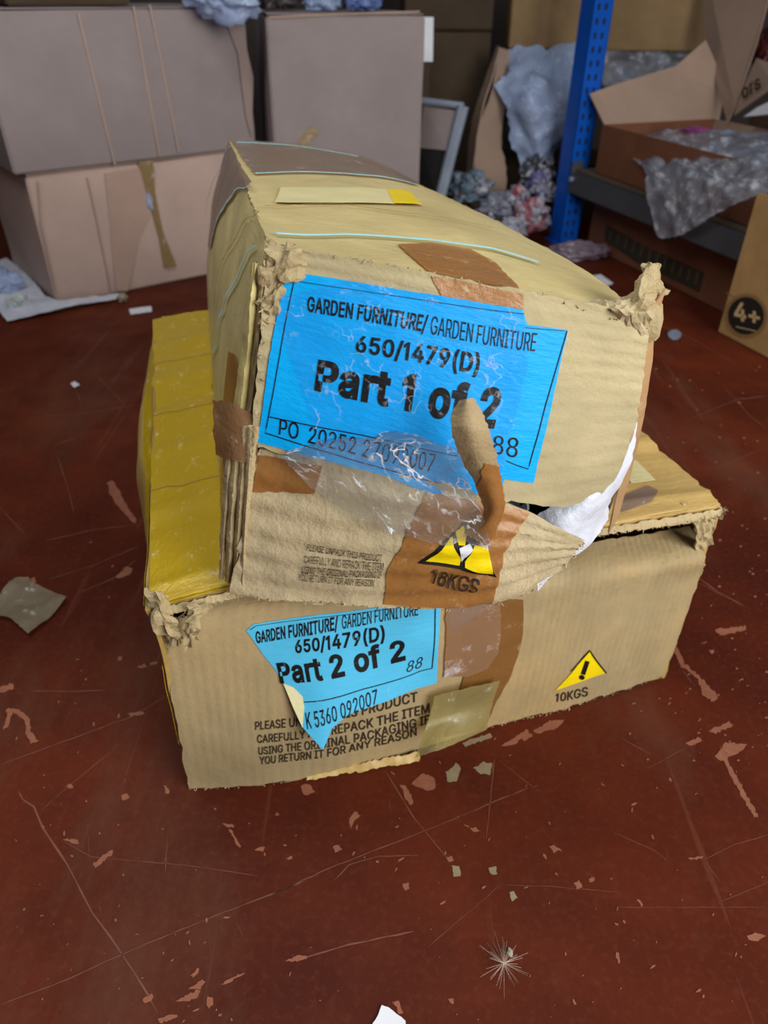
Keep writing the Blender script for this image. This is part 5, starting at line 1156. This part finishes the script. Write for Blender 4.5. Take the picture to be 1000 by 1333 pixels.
for k in range(260):
    x, y = rnd.uniform(0, 1000), rnd.uniform(700, 1333)**1
    if 170 < x < 950 and y < 1045 - (x-200)*.2: continue
    s = rnd.choice((1.2, 1.6, 2, 2.6, 3.5)) * (.6 if y > 1000 else .45); a = rnd.uniform(0, 3.14); e = rnd.uniform(1, 2.4)
    blob([(x+s*e*math.cos(t)*math.cos(a)-s*math.sin(t)*math.sin(a)*.7+rnd.uniform(-.3, .3)*s, y+s*e*math.cos(t)*math.sin(a)+s*math.sin(t)*math.cos(a)*.7+rnd.uniform(-.3, .3)*s) for t in (0, .9, 1.8, 2.7, 3.6, 4.5, 5.4)], .0008+k*1e-6)
for k in range(130):
    x, y = rnd.uniform(820, 1000), rnd.uniform(470, 1000)
    if x < 950-(y-660)*.3 and y > 640 and y < 900: continue
    s = rnd.uniform(.5, 1.5); blob([(x+s*1.6*math.cos(t), y+s*math.sin(t)) for t in (0, 1, 2, 3, 4, 5)], .0011+k*1e-6)
link('paint_chips', mesh('paint_chips', cv, cf), CHIP, fl, smooth=False, kind='stuff')
cv, cf = [], []
for i, p in enumerate([ZB((355, 70), (375, 52), (384, 60), (376, 90), (356, 88)), ZB((410, 62), (430, 48), (446, 52), (444, 74), (420, 72)), ZB((366, 256), (380, 256), (386, 276), (370, 280)), ZB((480, 310), (492, 308), (498, 322), (486, 328)), ZB((440, 262), (454, 258), (458, 272), (446, 276)), Z1((140, 925), (225, 895), (230, 910), (150, 935))]): blob(jit(p, 1.2, i+90))
link('bare_concrete_patches', mesh('bare_concrete_patches', cv, cf), GREYP, fl, smooth=False, kind='stuff')
sv, sfc = [], []
def scratch(pts, w, z=.0005):
    P = []
    for a, b in zip(pts[:-1], pts[1:]):
        n = max(2, int(math.dist(a, b)/12)); P += [(a[0]+(b[0]-a[0])*k/n, a[1]+(b[1]-a[1])*k/n) for k in range(n)]
    P.append(pts[-1]); r = random.Random(int(pts[0][0]*7)); k0 = len(sv)
    for i, p in enumerate(P):
        q = P[min(i+1, len(P)-1)]; o_ = P[max(i-1, 0)]; d = (q[0]-o_[0], q[1]-o_[1]); L = math.hypot(*d) or 1
        ww = w*r.uniform(.35, 1)*(.3 if i in (0, len(P)-1) else 1)/2; jx = r.uniform(-.4, .4)
        for s_ in (-1, 1): sv.append(at_z(p[0]-d[1]/L*s_*ww+jx, p[1]+d[0]/L*s_*ww+jx, z))
    for i in range(len(P)-1): sfc.append((k0+2*i, k0+2*i+1, k0+2*i+3, k0+2*i+2))
for pts, w in ((ZA((60, 425), (75, 452), (110, 475), (140, 545), (220, 665), (300, 820), (360, 900), (440, 1020), (480, 1085), (515, 1150)), 3.4), (ZA((0, 1120), (200, 1045), (420, 945), (700, 830), (1000, 715)), 1.8), (ZA((0, 340), (200, 265), (420, 185), (545, 115)), 1.2),
               (ZA((130, 490), (220, 410), (400, 265)), 1.0), (ZA((100, 98), (230, 100), (345, 96)), 1.3), (ZA((545, 575), (540, 640), (538, 690)), 1.6), (ZA((200, 585), (300, 640), (600, 665), (840, 700)), 1.0), (ZA((770, 850), (790, 900)), 1.2), (ZA((285, 540), (290, 650)), .8), (ZA((320, 780), (330, 830)), 1),
               (ZB((0, 318), (120, 262), (330, 180), (520, 100)), 1.8), (ZB((232, 65), (290, 160), (360, 245)), 2.0), (ZB((452, 40), (444, 120), (436, 205)), 2.2), (ZB((130, 288), (160, 255), (220, 238), (300, 236)), 1.8), (ZB((60, 445), (160, 415), (293, 388)), 2.6), (ZB((240, 120), (244, 150)), 1), (ZB((318, 420), (400, 350), (470, 290)), 1),
               (ZB((870, 245), (930, 215), (1000, 195)), 1.8), (ZB((875, 250), (905, 290)), 1), (ZB((470, 295), (560, 298), (700, 310)), 1), (ZB((690, 190), (770, 225), (810, 256)), .9), (ZB((700, 340), (1000, 340)), .8), (ZB((460, 45), (530, 100), (540, 96)), 1.2), (ZB((900, 330), (1000, 290)), 1),
               (Z1((830, 430), (900, 480), (978, 522)), 1.6), (Z1((840, 450), (920, 495)), 1), (Z1((900, 600), (980, 580)), 1.6), (Z1((785, 700), (830, 760)), 1.2), (Z1((600, 905), (700, 960)), 1), (Z1((800, 930), (850, 908)), 2), (Z1((690, 1000), (820, 930)), 1),
               (Lz((150, 450), (300, 438), (520, 405)), 1), (Lz((260, 230), (340, 290), (455, 412)), 1), (Lz((205, 590), (240, 690), (268, 800)), 1.4), (Lz((0, 780), (90, 875)), 1.3), (Lz((160, 900), (330, 860), (500, 840)), .9), (Lz((170, 1040), (330, 990), (500, 920)), 1.1), (Lz((280, 1090), (420, 1030), (500, 960)), 1.2), (Lz((190, 555), (280, 525)), 1.6), (Lz((275, 350), (300, 420)), 1.2),
               ([(940, 500), (975, 540), (1000, 560)], 1), ([(850, 420), (900, 440), (960, 475)], 1), ([(900, 545), (960, 520), (1000, 515)], 1.4), ([(930, 610), (990, 585)], 1)):
    scratch(pts, w)
link('scratches', mesh('scratches', sv, sfc), SCR, fl, smooth=False, kind='stuff')
